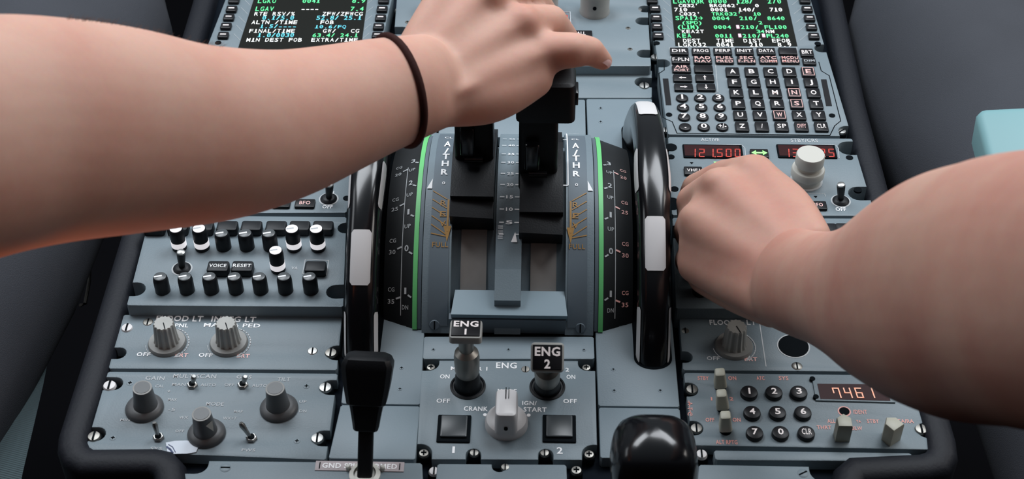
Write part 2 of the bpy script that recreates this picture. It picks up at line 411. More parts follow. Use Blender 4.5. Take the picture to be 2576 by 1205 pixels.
# pedestal housing and its padded rim
ZD, ZU = 0.0, 0.010
ped = thing('center_pedestal', (0, 0, -0.64), 'dark console body with padded rim that carries all the control panels between the seats', 'console')
BP = [W(430, 1300, -.006), W(2120, 1300, -.006), W(2120, 1165, -.006), W(2345, 1140, -.006), W(2115, 0, -.006), W(2100, -120, -.006), W(500, -120, -.006), W(500, 0, -.006), W(200, 1140, -.006), W(430, 1150, -.006)]
link('housing', MB().prism([(p.x, p.y) for p in BP], -0.64, -0.0088), 'gap', ped)
def rim(pts, wd=0.0125, z0=-0.09, z1=0.004):
    mb = MB(); P = [W(u, v, z1).xy for u, v in pts]; n = len(P); rings = []
    prof = [(-1, z0), (-1, z1 - .007), (-.85, z1 - .003), (-.5, z1 - .0006), (0, z1), (.5, z1 - .0006), (.85, z1 - .003), (1, z1 - .007), (1, z0)]
    for i in range(n):
        a = P[max(0, i - 1)]; b_ = P[min(n - 1, i + 1)]
        d1 = (P[i] - P[i - 1]).normalized() if i else (P[1] - P[0]).normalized()
        d2 = (P[i + 1] - P[i]).normalized() if i < n - 1 else d1
        t = (d1 + d2).normalized(); nr = Vector((-t.y, t.x)); k = 1 / max(.5, t.dot(d1))
        for (q, z) in prof: mb.v.append(Vector((P[i].x + nr.x * q * wd * k, P[i].y + nr.y * q * wd * k, z)))
    m_ = len(prof)
    for i in range(n - 1):
        for k in range(m_ - 1): mb.f.append((i * m_ + k, (i + 1) * m_ + k, (i + 1) * m_ + k + 1, i * m_ + k + 1)); mb.m.append(0)
    mb.f.append(tuple(range(m_))); mb.m.append(0); mb.f.append(tuple(reversed(range((n - 1) * m_, n * m_)))); mb.m.append(0)
    return mb
link('padded_rim', rim([(545, -140), (508, 0), (330, 600), (262, 830), (196, 1040), (182, 1085), (180, 1112), (190, 1135), (215, 1150), (380, 1148), (408, 1154), (424, 1172), (428, 1200), (424, 1330)], .0098), 'rim', ped, smooth=0.9)
link('padded_rim', rim([(2132, 1330), (2134, 1215), (2140, 1185), (2158, 1170), (2330, 1162), (2362, 1152), (2374, 1130), (2370, 1095), (2340, 990), (2230, 560), (2150, 250), (2098, 0), (2070, -140)], .0098), 'rim', ped, smooth=0.9)

# ------------------------------------------------------------------ flight computer keypad units (left and right)
def screen_text(t, rows, z):
    mbs = MB()
    mi = dict(g=0, w=1, c=2, m=3)
    for (v, s, u0, u1, c, hp) in rows:
        n = len(s); vv = v
        for i, ch in enumerate(s):
            u = u0 + 5 + (u1 - u0 - 10) * (i / max(1, n - 1)) if n > 1 else u0 + 5
            if ch == ' ': continue
            p = W(u, vv, z); wd, hh = dims(u, vv, z, 9.2, hp)
            if ch == '*': mbs.box(W(u, vv, z - .0002), wd * .8, hh * .9, .0004, mi=mi['m']); continue
            if ch == '>':
                mbs.strip([p - X * wd * .5, p + X * wd * .5], .0006, mi=mi[c]); mbs.strip([p + X * wd * .1 + Y * hh * .35, p + X * wd * .5, p + X * wd * .1 - Y * hh * .35], .0006, mi=mi[c]); continue
            g, f, w0 = glyphs(ch, .006); k = hh / .7
            if ch == '.': p = p - Y * 0; 
            mbs.text(ch, p, hh, bold=.006, mi=mi[c], wx=min(1.6, (wd / w0) / k) if ch not in "1I.-/'()" else 1.25)
            if ch == '0': mbs.strip([p + Vector((-wd * .3, -hh * .3, 0)), p + Vector((wd * .3, hh * .3, 0))], .00028, mi=mi[c])
            if ch in '1I' : mbs.strip([p + Vector((-wd * .4, -hh * .46, 0)), p + Vector((wd * .4, -hh * .46, 0))], .0005, mi=mi[c])
    o = link('screen_text', mbs, ['sgreen', 'swhite', 'scyan', 'smag'], t); o['label'] = 'green, white and blue characters on the screen'
    return o

def bezel_key(t, u, v): 
    z = t['zt'] + .0028; wd, hh = dims(u, v, z, 27, 14); c = W(u, v, z); mb = MB()
    mb.box((c.x, c.y, t['zt'] - .001), wd, hh, .0038, ch=.0008); mb.box((c.x, c.y, z), wd * .55, hh * .17, .0002, mi=1)
    link('line_select_key', mb, ['key', 'keylet'], t)

def edge_line(t, pts, wp=.0007, name='groove', m='hole', z=None):
    z = (t['zt'] if z is None else z) + .00015
    return link(name, MB().strip([W(u, v, z) for u, v in pts], wp), m, t)

# right unit
t = panel('flight_computer_unit', [(1680, 338), (2143, 342), (2034, -20), (1630, -20)], ZU,
          'right-hand grey keypad unit with green and white screen text and a full letter keyboard', 'control panel',
          notches=(('L', .33 + .2, .0055, .010), ('R', .58, .0055, .009), ('L', .03, .006, .008), ('R', .03, .0065, .009)))
z = ZU
SCR = [(1699, 116), (2006, 117), (1976, -15), (1686, -15)]
link('screen', MB().prism([W(u, v, z).xy for u, v in SCR], z - .004, z + .0003), 'screen', t)
screen_text(t, [(3, 'LGAV03R', 1693, 1771, 'g', 11), (3, '0000', 1782, 1828, 'g', 11), (3, '128/', 1852, 1894, 'g', 11), (3, '270', 1930, 1965, 'g', 11),
    (14, 'C032*'[:4] + "'", 1707, 1757, 'w', 8), (14, "BRG062'", 1785, 1860, 'w', 8), (14, '0', 1899, 1909, 'w', 8),
    (24, '710', 1696, 1729, 'w', 9), (24, '0001', 1787, 1831, 'w', 9), (24, '140/', 1857, 1900, 'w', 9), (24, '710', 1936, 1968, 'w', 9),
    (35, "C032'", 1709, 1762, 'w', 8), (35, "TRK032'", 1790, 1865, 'g', 8), (35, '10', 1894, 1914, 'g', 8),
    (45.5, 'SPA12>', 1699, 1767, 'g', 10), (46, '0004', 1791, 1835, 'g', 9), (46, '210/', 1860, 1905, 'g', 9), (46, '8640', 1930, 1974, 'g', 9),
    (57, '(SPD)', 1715, 1766, 'g', 8), (57, '2', 1908, 1918, 'g', 8),
    (67.5, '(LIM)', 1704, 1758, 'g', 10), (68, '0004', 1795, 1839, 'g', 9), (68, '*210/', 1851, 1909, 'g', 9), (68, 'FL100', 1923, 1979, 'g', 9),
    (79, 'KEA2T', 1715, 1771, 'w', 8), (79, '34', 1903, 1923, 'g', 8), (79, 'NM', 1926, 1948, 'w', 8),
    (89.5, 'KEA', 1703, 1739, 'g', 10), (90, '0011', 1799, 1843, 'g', 9), (90, '*210/*', 1856, 1926, 'g', 9), (90, 'FL240', 1928, 1984, 'g', 9),
    (102, 'DEST', 1718, 1762, 'w', 9), (102, 'TIME', 1802, 1846, 'w', 9), (102, 'DIST', 1870, 1915, 'w', 9), (102, 'EFOB', 1942, 1988, 'w', 9),
    (112.5, 'LGKO32', 1706, 1777, 'w', 10), (112.5, '0041', 1802, 1846, 'w', 10), (112.5, '210', 1885, 1919, 'w', 10), (112.5, '8.9', 1956, 1991, 'w', 10)], z + .0006)
for (u, v) in ((1641, -2), (1648, 19), (1651, 42), (1653, 64), (1656, 87), (2025, -2), (2031, 20), (2037, 43), (2042, 65), (2048, 88)): bezel_key(t, u, v)
edge = MB()
for i, v in enumerate((5, 27, 49, 71, 93)):
    a = 1668 + i * 3.0; edge.strip([W(a - 2, v - 7, z + .0002), W(a + 17, v + 10, z + .0002)], .0003)
    c = 2010 + i * 5.2; edge.strip([W(c + 2, v - 8, z + .0002), W(c - 18, v + 8, z + .0002)], .0003)
edge.strip([W(1685, 119, z + .0002), W(2006, 120, z + .0002)], .0003)
link('marking_lines', edge, 'dimlet', t)
for (u, v) in ((1652, 109), (2057, 110), (1683, 289), (2093, 291)): hole(t, u, v, 8)
edge_line(t, [(1671, 152), (1671, 176), (1657, 185), (1668, 296), (1691, 306), (1703, 335), (2088, 340), (2100, 316), (2115, 304), (2086, 190), (2066, 178), (2060, 156)])
edge_line(t, [(1684, 120), (1700, 230), (1806, 232)], m='dimlet', wp=.0004, name='marking_line')
edge_line(t, [(1800, 162), (1806, 232)], m='dimlet', wp=.0004, name='marking_line')
edge_line(t, [(1800, 163), (2012, 164), (2004, 118)], m='dimlet', wp=.0004, name='marking_line')
for pix in ([(1675, 265), (1689, 265), (1681, 198), (1667, 198)], [(2078, 267), (2093, 267), (2079, 200), (2065, 200)]):
    link('side_light', MB().prism([W(u, v, z).xy for u, v in pix], z - .001, z + .0002), 'key', t)
F1 = ['DIR', 'PROG', 'PERF', 'INIT', 'DATA', '']; F2 = ['F-PLN', 'RAD|NAV', 'FUEL|PRED', 'SEC|F-PLN', 'ATC|COMM', 'MCDU|MENU']
for i in range(6):
    key(t, 1709 + 54.6 * i, 127.5, 46, 17, F1[i], hf=.42, name='function_key')
    key(t, 1712.5 + 55.1 * i, 149.5, 46, 17, F2[i], hf=.48, name='function_key', lm='keylet' if '|' not in F2[i] else 'pink', bold=.01, tw=.9)
key(t, 2030, 131, 33, 19, 'BRT', name='function_key'); key(t, 2036, 152.5, 33, 17, 'DIM', name='function_key', lm='dimlet', hf=.3)
key(t, 1714.5, 172, 47, 17, 'AIR|PORT', name='function_key', lm='pink', hf=.48); key(t, 1770, 172, 47, 17, '', name='function_key')
for (u, v, a) in ((1717, 195, 180), (1773, 195, 90), (1720, 218, 0), (1776.5, 218, -90)):
    k = key(t, u, v, 47, 17, '', name='arrow_key'); c = W(u, v, z + .0025); e = Vector((math.cos(R(a)), math.sin(R(a)), 0)); f = Vector((-e.y, e.x, 0))
    mb = MB().strip([c - e * .0025, c + e * .001], .0008); mb.add([c + e * .003, c + f * .0014 + e * .0006, c - f * .0014 + e * .0006], [(0, 1, 2)])
    link('arrow_mark', mb, 'keylet', k)
N = [['1', '2', '3'], ['4', '5', '6'], ['7', '8', '9'], ['.', '0', '+/-']]
for j in range(4):
    for i in range(3): key(t, 1716 + 2.6 * j + 45.6 * i + .4 * i * j, [244, 267.5, 291.5, 317][j], 31, 21, N[j][i], rnd=True, hf=.52, name='number_key', tw=.62, bold=.02)
Lk = ['ABCDE', 'FGHIJ', 'KLMNO', 'PQRST', 'UVWXY', ['Z', '/', 'SP', 'OVFY', 'CLR']]
for j in range(6):
    for i in range(5):
        s = Lk[j][i]; fr = s in 'ENSW' and len(s) == 1
        key(t, 1843 + 4.8 * j + (47.6 + .45 * j) * i, [179.5, 206, 232.5, 260, 288.5, 317][j], 34, 22, s, frame=fr, name='letter_key', lm='pink' if (fr or s == 'OVFY') else 'keylet', tw=.42 if len(s) == 1 and s not in 'IJ/' else (.12 if s in 'I/' else .3 if s == 'J' else .66), bold=.02 if len(s) == 1 else .008)
screw(t, 1648, 142, 12, z=ZU - .004, h=.003, slot=90); screw(t, 2068, 142, 12, z=ZU - .006); screw(t, 1674, 326, 11, z=ZU - .005, h=.003); screw(t, 2118, 329, 12, z=ZU - .005, h=.003, slot=40)

# left unit
t = panel('flight_computer_unit', [(432, 345), (905, 345), (990, -20), (574, -20)], ZU,
          'left-hand grey keypad unit whose screen ends just above the left forearm', 'control panel',
          notches=(('L', .5, .0055, .010), ('R', .5, .0055, .009)))
link('screen', MB().prism([W(u, v, z).xy for u, v in [(598, 125), (908, 125), (926, -15), (643, -15)]], z - .004, z + .0003), 'screen', t)
screen_text(t, [(2, 'LGKO', 649, 695, 'g', 11), (2, '0041', 761, 806, 'g', 10), (2, '8.9', 886, 919, 'g', 10),
    (22, 'LGAV', 643, 689, 'g', 11), (22, '----', 758, 802, 'w', 9), (22, '7.4', 882, 915, 'g', 10),
    (34.5, 'RTE RSV/%', 640, 742, 'w', 9), (34.5, 'ZFW/ZFWCG', 811, 913, 'w', 9), (44.5, '0.1/5.0', 660, 740, 'c', 10), (44.5, '52.8/ 25.1', 796, 910, 'c', 10),
    (56, 'ALTN /TIME', 633, 748, 'w', 9), (56, 'FOB', 806, 840, 'w', 9), (66, '1.5/----', 654, 746, 'c', 9), (67, '10.6/FQ', 792, 871, 'c', 8),
    (77.5, 'FINAL/TIME', 627, 742, 'w', 9), (77.5, 'GW/   CG', 812, 904, 'w', 9), (88, '1.0/0030', 648, 740, 'c', 10), (88.5, '63.4/ 24.1', 786, 901, 'g', 9),
    (100, 'MIN DEST FOB', 620, 760, 'w', 9), (100, 'EXTRA/TIME', 783, 900, 'w', 9)], z + .0006)
for (u, v) in ((588, -2), (582, 20), (575, 41), (568, 63), (561, 86), (965, -2), (961, 20), (957, 42), (952, 64), (949, 86)): bezel_key(t, u, v)
edge = MB()
for i, v in enumerate((5, 27, 49, 71, 93)):
    a = 603 - i * 6.2; edge.strip([W(a + 10, v - 8, z + .0002), W(a + 26, v + 8, z + .0002)], .0003)
    c = 940 - i * 3.2; edge.strip([W(c + 2, v - 10, z + .0002), W(c - 15, v + 4, z + .0002)], .0003)
link('marking_lines', edge, 'dimlet', t)
hole(t, 549, 108, 8); hole(t, 938, 108, 8)

# ------------------------------------------------------------------ top centre switching panel and plates below it
t = panel('system_display_panel', [(985, 166), (1638, 166), (1627, -30), (1000, -30)], ZU,
          'grey switch panel at the top centre with a red guarded key and large round knobs', 'control panel',
          notches=(('R', .15, .0055, .011), ('R', .56, .0055, .011), ('L', .56, .0055, .012), ('R', .72, .005, .008), ('L', .72, .005, .008)))
def big_knob(t, u, v, rp, h=.016, m='grey', label=None):
    c = W(u, v, t['zt'] + h); r = rp * mpp(c); b0 = Vector((c.x, c.y, t['zt']))
    mb = MB().lathe(b0, [(r * 1.05, -.0005), (r * 1.05, .001), (r, .002), (r, h - .002), (r * .96, h - .0005), (r * .86, h)], n=40)
    f = (CAM - b0); f.z = 0; f.normalize()
    mb.lathe(b0 + f * (r * .97) + Z * (h * .55), [(r * .13, 0), (r * .13, .0012)], ex=X, ey=Z, ez=f, n=14, mi=1)
    o = link('rotary_knob', mb, [m, 'hole'], t)
    if label: o['label'] = label
for u in (1095, 1236, 1368, 1498): big_knob(t, u, -22, 37, h=.020)
c = W(1062, 40, ZU + .006); link('push_knob', MB().lathe((c.x, c.y, ZU), [(.0085, -.001), (.0085, .004), (.0078, .006), (.006, .0066)], n=32), 'ivory', t)
k = key(t, 1406, 50, 45, 27, 'EMER|CANC', h=.004, m='redkey', lm='keylet', name='emergency_key', hf=.5, label='red key with white letters')
mb = MB(); zz = ZU + .0065
q = [W(u, v, zz) for u, v in ((1382, 65), (1436, 65), (1434, 30), (1381, 30))]
mb.tube(q + [q[0]], .0006, n=6); 
for p in q: mb.tube([p, Vector((p.x, p.y, ZU))], .0006, n=6)
link('key_guard', mb, 'clear', t)
key(t, 1462, 84, 56, 17, 'ALL', hf=.45, name='display_key', tw=.4); key(t, 1404, 84, 50, 17, '', name='display_key')
link('lettering', MB().strip([W(1366, 36, ZU + .0003), W(1367, 52, ZU + .0003)], .0006).strip([W(1373, 38, ZU + .0003), W(1374, 52, ZU + .0003)], .0006), 'lettering', t)
screw(t, 1005, 24, 13, z=ZU - .006, h=.005, m='brass'); screw(t, 1603, 24, 14, z=ZU - .006, h=.005)
for (u, v) in ((1580, 70), (1585, 123), (1025, 55)): screw(t, u, v, 7, h=.0003, m='brass', cross=True)

t = panel('cover_strip', [(930, 246), (1640, 246), (1640, 176), (970, 176)], .001, 'narrow blank grey cover strip right below the red-key panel', 'cover plate', notches=(('R', .55, .0065, .014),))
screw(t, 1621, 214, 15, z=-.005, h=.007)

# ------------------------------------------------------------------ radio tuning panels
def seven(mb, s, u0, v, z, pitch, wp, hp, mi=0, slant=.12):
    seg = {'0': 'abcdef', '1': 'bc', '2': 'abged', '3': 'abgcd', '4': 'fgbc', '5': 'afgcd', '6': 'afgedc', '7': 'fabc', '8': 'abcdefg', '9': 'abcdfg'}
    u = u0
    for ch in s:
        if ch == '.':
            mb.box(W(u - pitch * .52, v + hp * .48, z), .0009, .0012, .0002, mi=mi); continue
        c = W(u, v, z); wd, hh = dims(u, v, z, wp, hp); a, b_ = wd / 2, hh / 2
        P = lambda x, y: c + X * (x * a + y * b_ * slant) + Y * (y * b_)
        ln = dict(a=((-1, 1), (1, 1)), b=((1, 1), (1, 0)), c=((1, 0), (1, -1)), d=((-1, -1), (1, -1)), e=((-1, 0), (-1, -1)), f=((-1, 1), (-1, 0)), g=((-1, 0), (1, 0)))
        for k in seg[ch]: p, q = ln[k]; mb.strip([P(p[0] * .9, p[1] * .88), P(q[0] * .9, q[1] * .88)], .0008, mi=mi)
        u += pitch
def rmp(pix, right):
    t = panel('radio_tuning_panel', pix, ZU, 'grey radio panel with red digits and a tall ivory knob beside the right hand' if right else 'left radio panel, mostly under the left forearm, with a black toggle at its corner', 'control panel', notches=() if not right else (('R', .28, .0075, .015), ('R', .87, .008, .013), ('L', .86, .007, .007)))
    return t
t = rmp([(1690, 541), (2203, 543), (2144, 348), (1680, 344)], True)
texts(t, [('ACTIVE', 1786, 351, 46, 8), ('STBY/CRS', 2023, 353, 68, 8)], 'dimlet')
for (u, wd) in ((1793, 150), (2029, 148)):
    v = 382.5; a, b_ = dims(u, v, ZU, wd, 33); c = W(u, v, ZU)
    mb = MB().box((c.x, c.y, ZU - .001), a, b_, .0022, ch=.0006, mi=0).box((c.x - .0005, c.y, ZU + .0012), a * .93, b_ * .8, .0002, mi=1)
    seven(mb, '121.500' if u < 1900 else '134.325', u - 50, v + 2, ZU + .0016, 22.5, 13, 21, mi=2, slant=.08)
    mb.strip([W(u - wd / 2 + 4, v - 18.5, ZU + .0002), W(u + wd / 2 - 2, v - 18.5, ZU + .0002), W(u + wd / 2 + 6, v - 10, ZU + .0002), W(u + wd / 2 + 8, v + 15, ZU + .0002)], .0005, mi=3)
    link('frequency_display', mb, ['hole', 'segwin', 'seg', 'dimlet'], t)['label'] = 'dark red window with red digits'
k = key(t, 1910.5, 384, 46, 20, '', name='transfer_key'); c = W(1910.5, 384, ZU + .0026)
mb = MB().strip([c - X * .003, c + X * .003], .0016)
for sg in (-1, 1): mb.add([c + X * sg * .006, c + X * sg * .0025 + Y * .0028 * sg, c + X * sg * .0025 - Y * .0028 * sg], [(0, 1, 2)])
link('arrow_mark', mb, 'led', k)['label'] = 'green double arrow'
key(t, 1744, 428, 46, 20, 'VHF1', name='radio_key', tw=.7, hf=.36); key(t, 1801, 428, 44, 20, 'VHF2', name='radio_key'); key(t, 1860, 428, 44, 20, 'VHF3', name='radio_key')
key(t, 1751, 487, 46, 20, 'HF1', name='radio_key'); key(t, 1812, 487, 44, 20, '', name='radio_key'); key(t, 2058, 515, 44, 20, 'BFO', name='radio_key', hf=.4, tw=.55, lm='pink')
for (u, v, m) in ((1740, 410, 'hole'), (1800, 409, 'led'), (1725, 455, 'hole'), (2052, 495, 'hole')):
    c = W(u, v, ZU + .0002); link('lamp', MB().add([c + Vector((-.0014, .001, 0)), c + Vector((0, -.0014, 0)), c + Vector((.0014, .001, 0))], [(0, 1, 2)]), m, t)
for (u, v, r) in ((1688, 371, 15), (1688, 395, 9), (2137, 397, 9), (2158, 478, 10), (1697, 476, 10)): hole(t, u, v, r)
edge_line(t, [(2018, 486), (2074, 487), (2077, 494)], m='dimlet', wp=.0004, name='marking_line')
# stacked ivory tuning knob
c = W(2028, 455, ZU); s_ = mpp(c); b0 = c.copy(); r1 = 41.5 * s_; r0 = 35.5 * s_
mb = MB().lathe(b0, [(r1 * .98, -.001), (r1 * .98, .0006)], n=40, mi=1)
mb.lathe(b0, [(r1 * .86, 0), (r1 * .86, .005), (r1, .0065), (r1, .0115), (r1 * .95, .0125), (r0 * .82, .0128), (r0 * .80, .0148), (r0, .0170), (r0, .0243), (r0 * .95, .0255)], n=48)
link('tuning_knob', mb, ['ivory', 'dimlet'], t)['label'] = 'tall ivory stacked knob'
toggle(t, 2115, 506, 2116, 462, hgt=.017)
texts(t, [('OFF', 2115, 526, 26, 9)], 'lettering')
t = rmp([(362, 537), (872, 535), (905, 348), (432, 348)], False)
toggle(t, 827, 501, 829, 462, hgt=.017); texts(t, [('OFF', 824, 520, 26, 8), ('N', 836, 484, 8, 8)], 'lettering')
key(t, 767, 510, 50, 20, 'BFO', name='radio_key', lm='pink', tw=.55, hf=.4); key(t, 708, 510, 44, 20, '', name='radio_key')
hole(t, 872, 499, 9)

# ------------------------------------------------------------------ audio panels
def audio_knob(t, u, v, tall=False, rp=19.5):
    """u, v: centre of the knob's top"""
    h = .0185 if tall else .0135; c = W(u, v, t['zt'] + h); r = rp * mpp(c) * (0.97 if tall else 1); b0 = Vector((c.x, c.y, t['zt'])); mb = MB()
    mb.lathe(b0, [(r * .98, -.001), (r * .98, h - .0035), (r * .9, h - .001), (r * .8, h - .0004)], n=32, mi=0)
    mb.lathe(b0, [(r * .80, h - .0012), (r * .80, h), (r * .7, h + .0003)], n=32, mi=1)
    if tall: mb.lathe(b0, [(r * 1.02, .003), (r * 1.02, .0075)], n=32, mi=1)
    e = Vector((math.cos(R(14)), math.sin(R(14)), 0)); p = b0 + Z * (h + .0004)
    mb.strip([p - e * (r * .62), p + e * (r * .15)], r * .27, mi=2)
    o = link('volume_knob', mb, ['knobblk', 'lit' if tall else 'knobtop', 'lettering' if not tall else 'dimlet'], t)
    if tall: o['label'] = 'popped-up knob with white cap and white ring'
def tkey(t, u, v, wp=52, hp=24, s='', h=.006, **kw):
    return key(t, u, v, wp, hp, s, h=h, m='knobblk', ch=.0012, name='call_key', **kw)
t = panel('audio_control_panel', [(318, 768), (864, 772), (872, 545), (377, 541)], ZU, 'left audio panel with two rows of small black volume knobs, some lit white', 'control panel',
          notches=(('R', .165, .0065, .012), ('R', .87, .0055, .006), ('L', .83, .0065, .010)))
for u in (388, 447, 510, 571, 632, 694, 753, 812): tkey(t, u, 566)
for (u, tall) in ((442, 1), (500, 1), (557, 0), (616, 0), (676, 0)): audio_knob(t, u, 586 if not tall else 574, tall)
audio_knob(t, 734, 575, True); audio_knob(t, 795, 575, True); audio_knob(t, 693, 629, True)
for u in (402, 464, 526, 588.5, 651, 714, 778): audio_knob(t, u, 695)
tkey(t, 548, 668, 54, 26, 'VOICE', hf=.30, tw=.8, lm='lettering'); tkey(t, 609, 668, 54, 26, 'RESET', hf=.30, tw=.85, lm='lettering'); tkey(t, 793, 668, 54, 26)
edge_line(t, [(761, 688), (821, 692), (827, 655), (768, 652), (761, 688)], m='dimlet', wp=.0005, name='marking_line')
texts(t, [('VA', 741, 674, 16, 7)], 'dimlet')
toggle(t, 458, 676, 455, 632, hgt=.018)
t = panel('audio_control_panel', [(1700, 776), (2262, 778), (2205, 549), (1691, 547)], ZU, 'shaded right audio panel under the right hand, one lit knob showing', 'control panel',
          notches=(('L', .165, .0065, .008),))
for u in (1730, 1790, 1850, 1910, 1975, 2040, 2080): tkey(t, u, 572)
tkey(t, 2128, 572, 50, 24)
for (u, v, tall) in ((1745, 590, 0), (1806, 590, 0), (1868, 590, 0), (1930, 590, 0), (1992, 590, 0), (2054, 590, 1), (2147, 577, 1)): audio_knob(t, u, v, tall)
for i in range(7): audio_knob(t, 1765 + 64 * i, 700)

# ------------------------------------------------------------------ light dimmer panels
def fluted(t, u, v, ut, vt, hgt=.0195, cap='grey', label=None):
    """skirted fluted knob; (u, v) skirt centre, (ut, vt) centre of its top"""
    z = t['zt']; c = W(u, v, z); a = mpp(c); top = W(ut, vt, z + hgt); ez = (top - c).normalized(); ez = (Z * .8 + ez * .2).normalized(); ex = (X - ez * X.dot(ez)).normalized(); ey = ez.cross(ex)
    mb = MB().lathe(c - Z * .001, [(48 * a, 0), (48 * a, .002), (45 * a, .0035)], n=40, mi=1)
    mb.lathe(c, [(33 * a, .002), (30 * a, .005), (26.5 * a, hgt - .003), (26.5 * a, hgt - .001), (24 * a, hgt)], ex=ex, ey=ey, ez=ez, n=96, flute=14, fa=.10, mi=0)
    p = c + ez * (hgt + .0002); d = -ey * .9 + ex * .35; mb.strip([p, p + d.normalized() * 22 * a], .0006, mi=2)
    o = link('dimmer_knob', mb, ['grey', 'greydk', 'hole'], t)
    arc = MB(); pts = [c + Vector((math.cos(R(g)), math.sin(R(g)), 0)) * (54 * a) + Z * .0003 for g in range(70, -60, -10)]
    arc.strip(pts, .0007); q = pts[-1]; arc.add([q + Vector((-.0028, -.0022, 0)), q + Vector((.0018, -.001, 0)), q + Vector((.0004, .0028, 0))], [(0, 1, 2)])
    pts = [c + Vector((math.cos(R(g)), math.sin(R(g)), 0)) * (53 * a) + Z * .0003 for g in range(190, 240, 10)]; arc.strip(pts, .0004)
    link('lettering', arc, 'dimlet', t)
t = panel('dimmer_panel', [(272, 927), (848, 931), (861, 797), (310, 791)], ZD, 'left grey panel with two fluted grey dimmer knobs marked FLOOD LT and INTEG LT', 'control panel', notches=(('R', .32, .0065, .008), ('L', .72, .005, .009)))
fluted(t, 421, 864, 418, 815); fluted(t, 576, 864, 572, 815)
texts(t, [('FLOOD LT', 452, 801, 118, 13), ('INTEG LT', 588, 803, 112, 13), ('MAIN PNL', 430, 818, 88, 9), ('MAIN & PED', 584, 818, 142, 9), ('OFF', 361, 891, 34, 9), ('OFF', 517, 893, 34, 9)], 'lettering')
texts(t, [('BRT', 457, 893, 32, 9), ('BRT', 612, 895, 32, 9)], 'pink')
screw(t, 319, 823, 16, m='white', z=-.004, h=.005, label='screw with bright white head'); screw(t, 372, 809, 14, h=.0004, m='brass'); screw(t, 786, 882, 14, h=.0004); screw(t, 832, 886, 17, z=-.004, h=.005, m='brass')
t = panel('dimmer_panel', [(1718, 931), (2306, 936), (2270, 806), (1708, 800)], ZD, 'right grey panel with one fluted dimmer knob marked FLOOD LT and a round black socket', 'control panel', notches=(('L', .75, .005, .007),))
fluted(t, 1846, 872, 1851, 826)
texts(t, [('FLOOD', 1818, 811, 66, 12), ('LT', 1890, 811, 24, 12), ('OFF', 1794, 901, 32, 9)], 'dimlet'); texts(t, [('BRT', 1889, 903, 32, 9)], 'pink')
edge_line(t, [(1911, 813), (1927, 921)], m='dimlet', wp=.0007, name='marking_line')
hole(t, 1996, 871, 38, 'socket', ring='dimlet'); screw(t, 2005, 920, 15, h=.0004, m='brass'); screw(t, 1724, 832, 12, z=-.004, h=.004, m='brass')

# ------------------------------------------------------------------ weather radar panel
t = panel('radar_panel', [(213, 1133), (820, 1157), (850, 939), (271, 934)], ZD, 'left grey radar panel with three dark round knobs and chrome toggles', 'control panel',
          notches=(('R', .24, .0062, .010), ('R', .83, .0062, .010), ('L', .16, .0055, .012), ('L', .80, .0055, .010)))
def radar_knob(t, u, v, ut, vt, h=.0200, pointer=False):
    z = t['zt']; c = W(u, v, z); a = mpp(c); top = W(ut, vt, z + h)
    ez = Z
    mb = MB().lathe(c, [(48 * a, -.0008), (48 * a, .0014), (44 * a, .003), (32 * a, .0045)], n=40)
    c2 = Vector((top.x, top.y, z)); c2 = c.lerp(c2, .6); ezz = (Vector((top.x, top.y, z + h)) - c2).normalized(); ex = (X - ezz * X.dot(ezz)).normalized(); ey = ezz.cross(ex)
    mb.lathe(c2, [(32 * a, .002), (29 * a, .006), (24 * a, h - .002), (24 * a, h)], ex=ex, ey=ey, ez=ezz, n=40)
    mb.lathe(c2, [(23.6 * a, h - .001), (23.6 * a, h + .0004), (19.5 * a, h + .0006)], ex=ex, ey=ey, ez=ezz, n=40, mi=2)
    mb.lathe(c2, [(19.5 * a, h), (19.5 * a, h + .0008)], ex=ex, ey=ey, ez=ezz, n=40, mi=1)
    if pointer: mb.add([c2 + ex * 12 * a - ey * 33 * a * .7 + ezz * (h * .78), c2 + ex * 33 * a * .8 - ey * 16 * a + ezz * (h * .42), c2 + ex * 33 * a * .82 - ey * 10 * a + ezz * (h * .86)], [(0, 1, 2)], 3)
    link('rotary_knob', mb, ['radar', 'radartop', 'greydk', 'ivory'], t)
radar_knob(t, 364, 1028, 358, 976); radar_knob(t, 520, 1092, 507, 1042, pointer=True); radar_knob(t, 702, 1028, 692, 978)
def chrome_toggle(t, u0, v0, u1, v1, h=.012):
    a = W(u0, v0, t['zt']); b_ = W(u1, v1, t['zt'] + h); mb = MB()
    mb.lathe(a - Z * .001, [(.0036, 0), (.0036, .0024), (.003, .003)], n=6, mi=0); mb.lathe(a, [(.0021, .001), (.0021, .0027)], n=20, mi=1)
    mb.tube([a, a.lerp(b_, .5), a.lerp(b_, .85), b_], [.0011, .0014, .0019, .0012], n=14, mi=0); link('toggle_switch', mb, ['metal', 'hole'], t)
chrome_toggle(t, 484, 970, 488, 946, .009); chrome_toggle(t, 611, 970, 617, 947, .009); chrome_toggle(t, 399, 1102, 388, 1063); chrome_toggle(t, 633, 1104, 605, 1064)
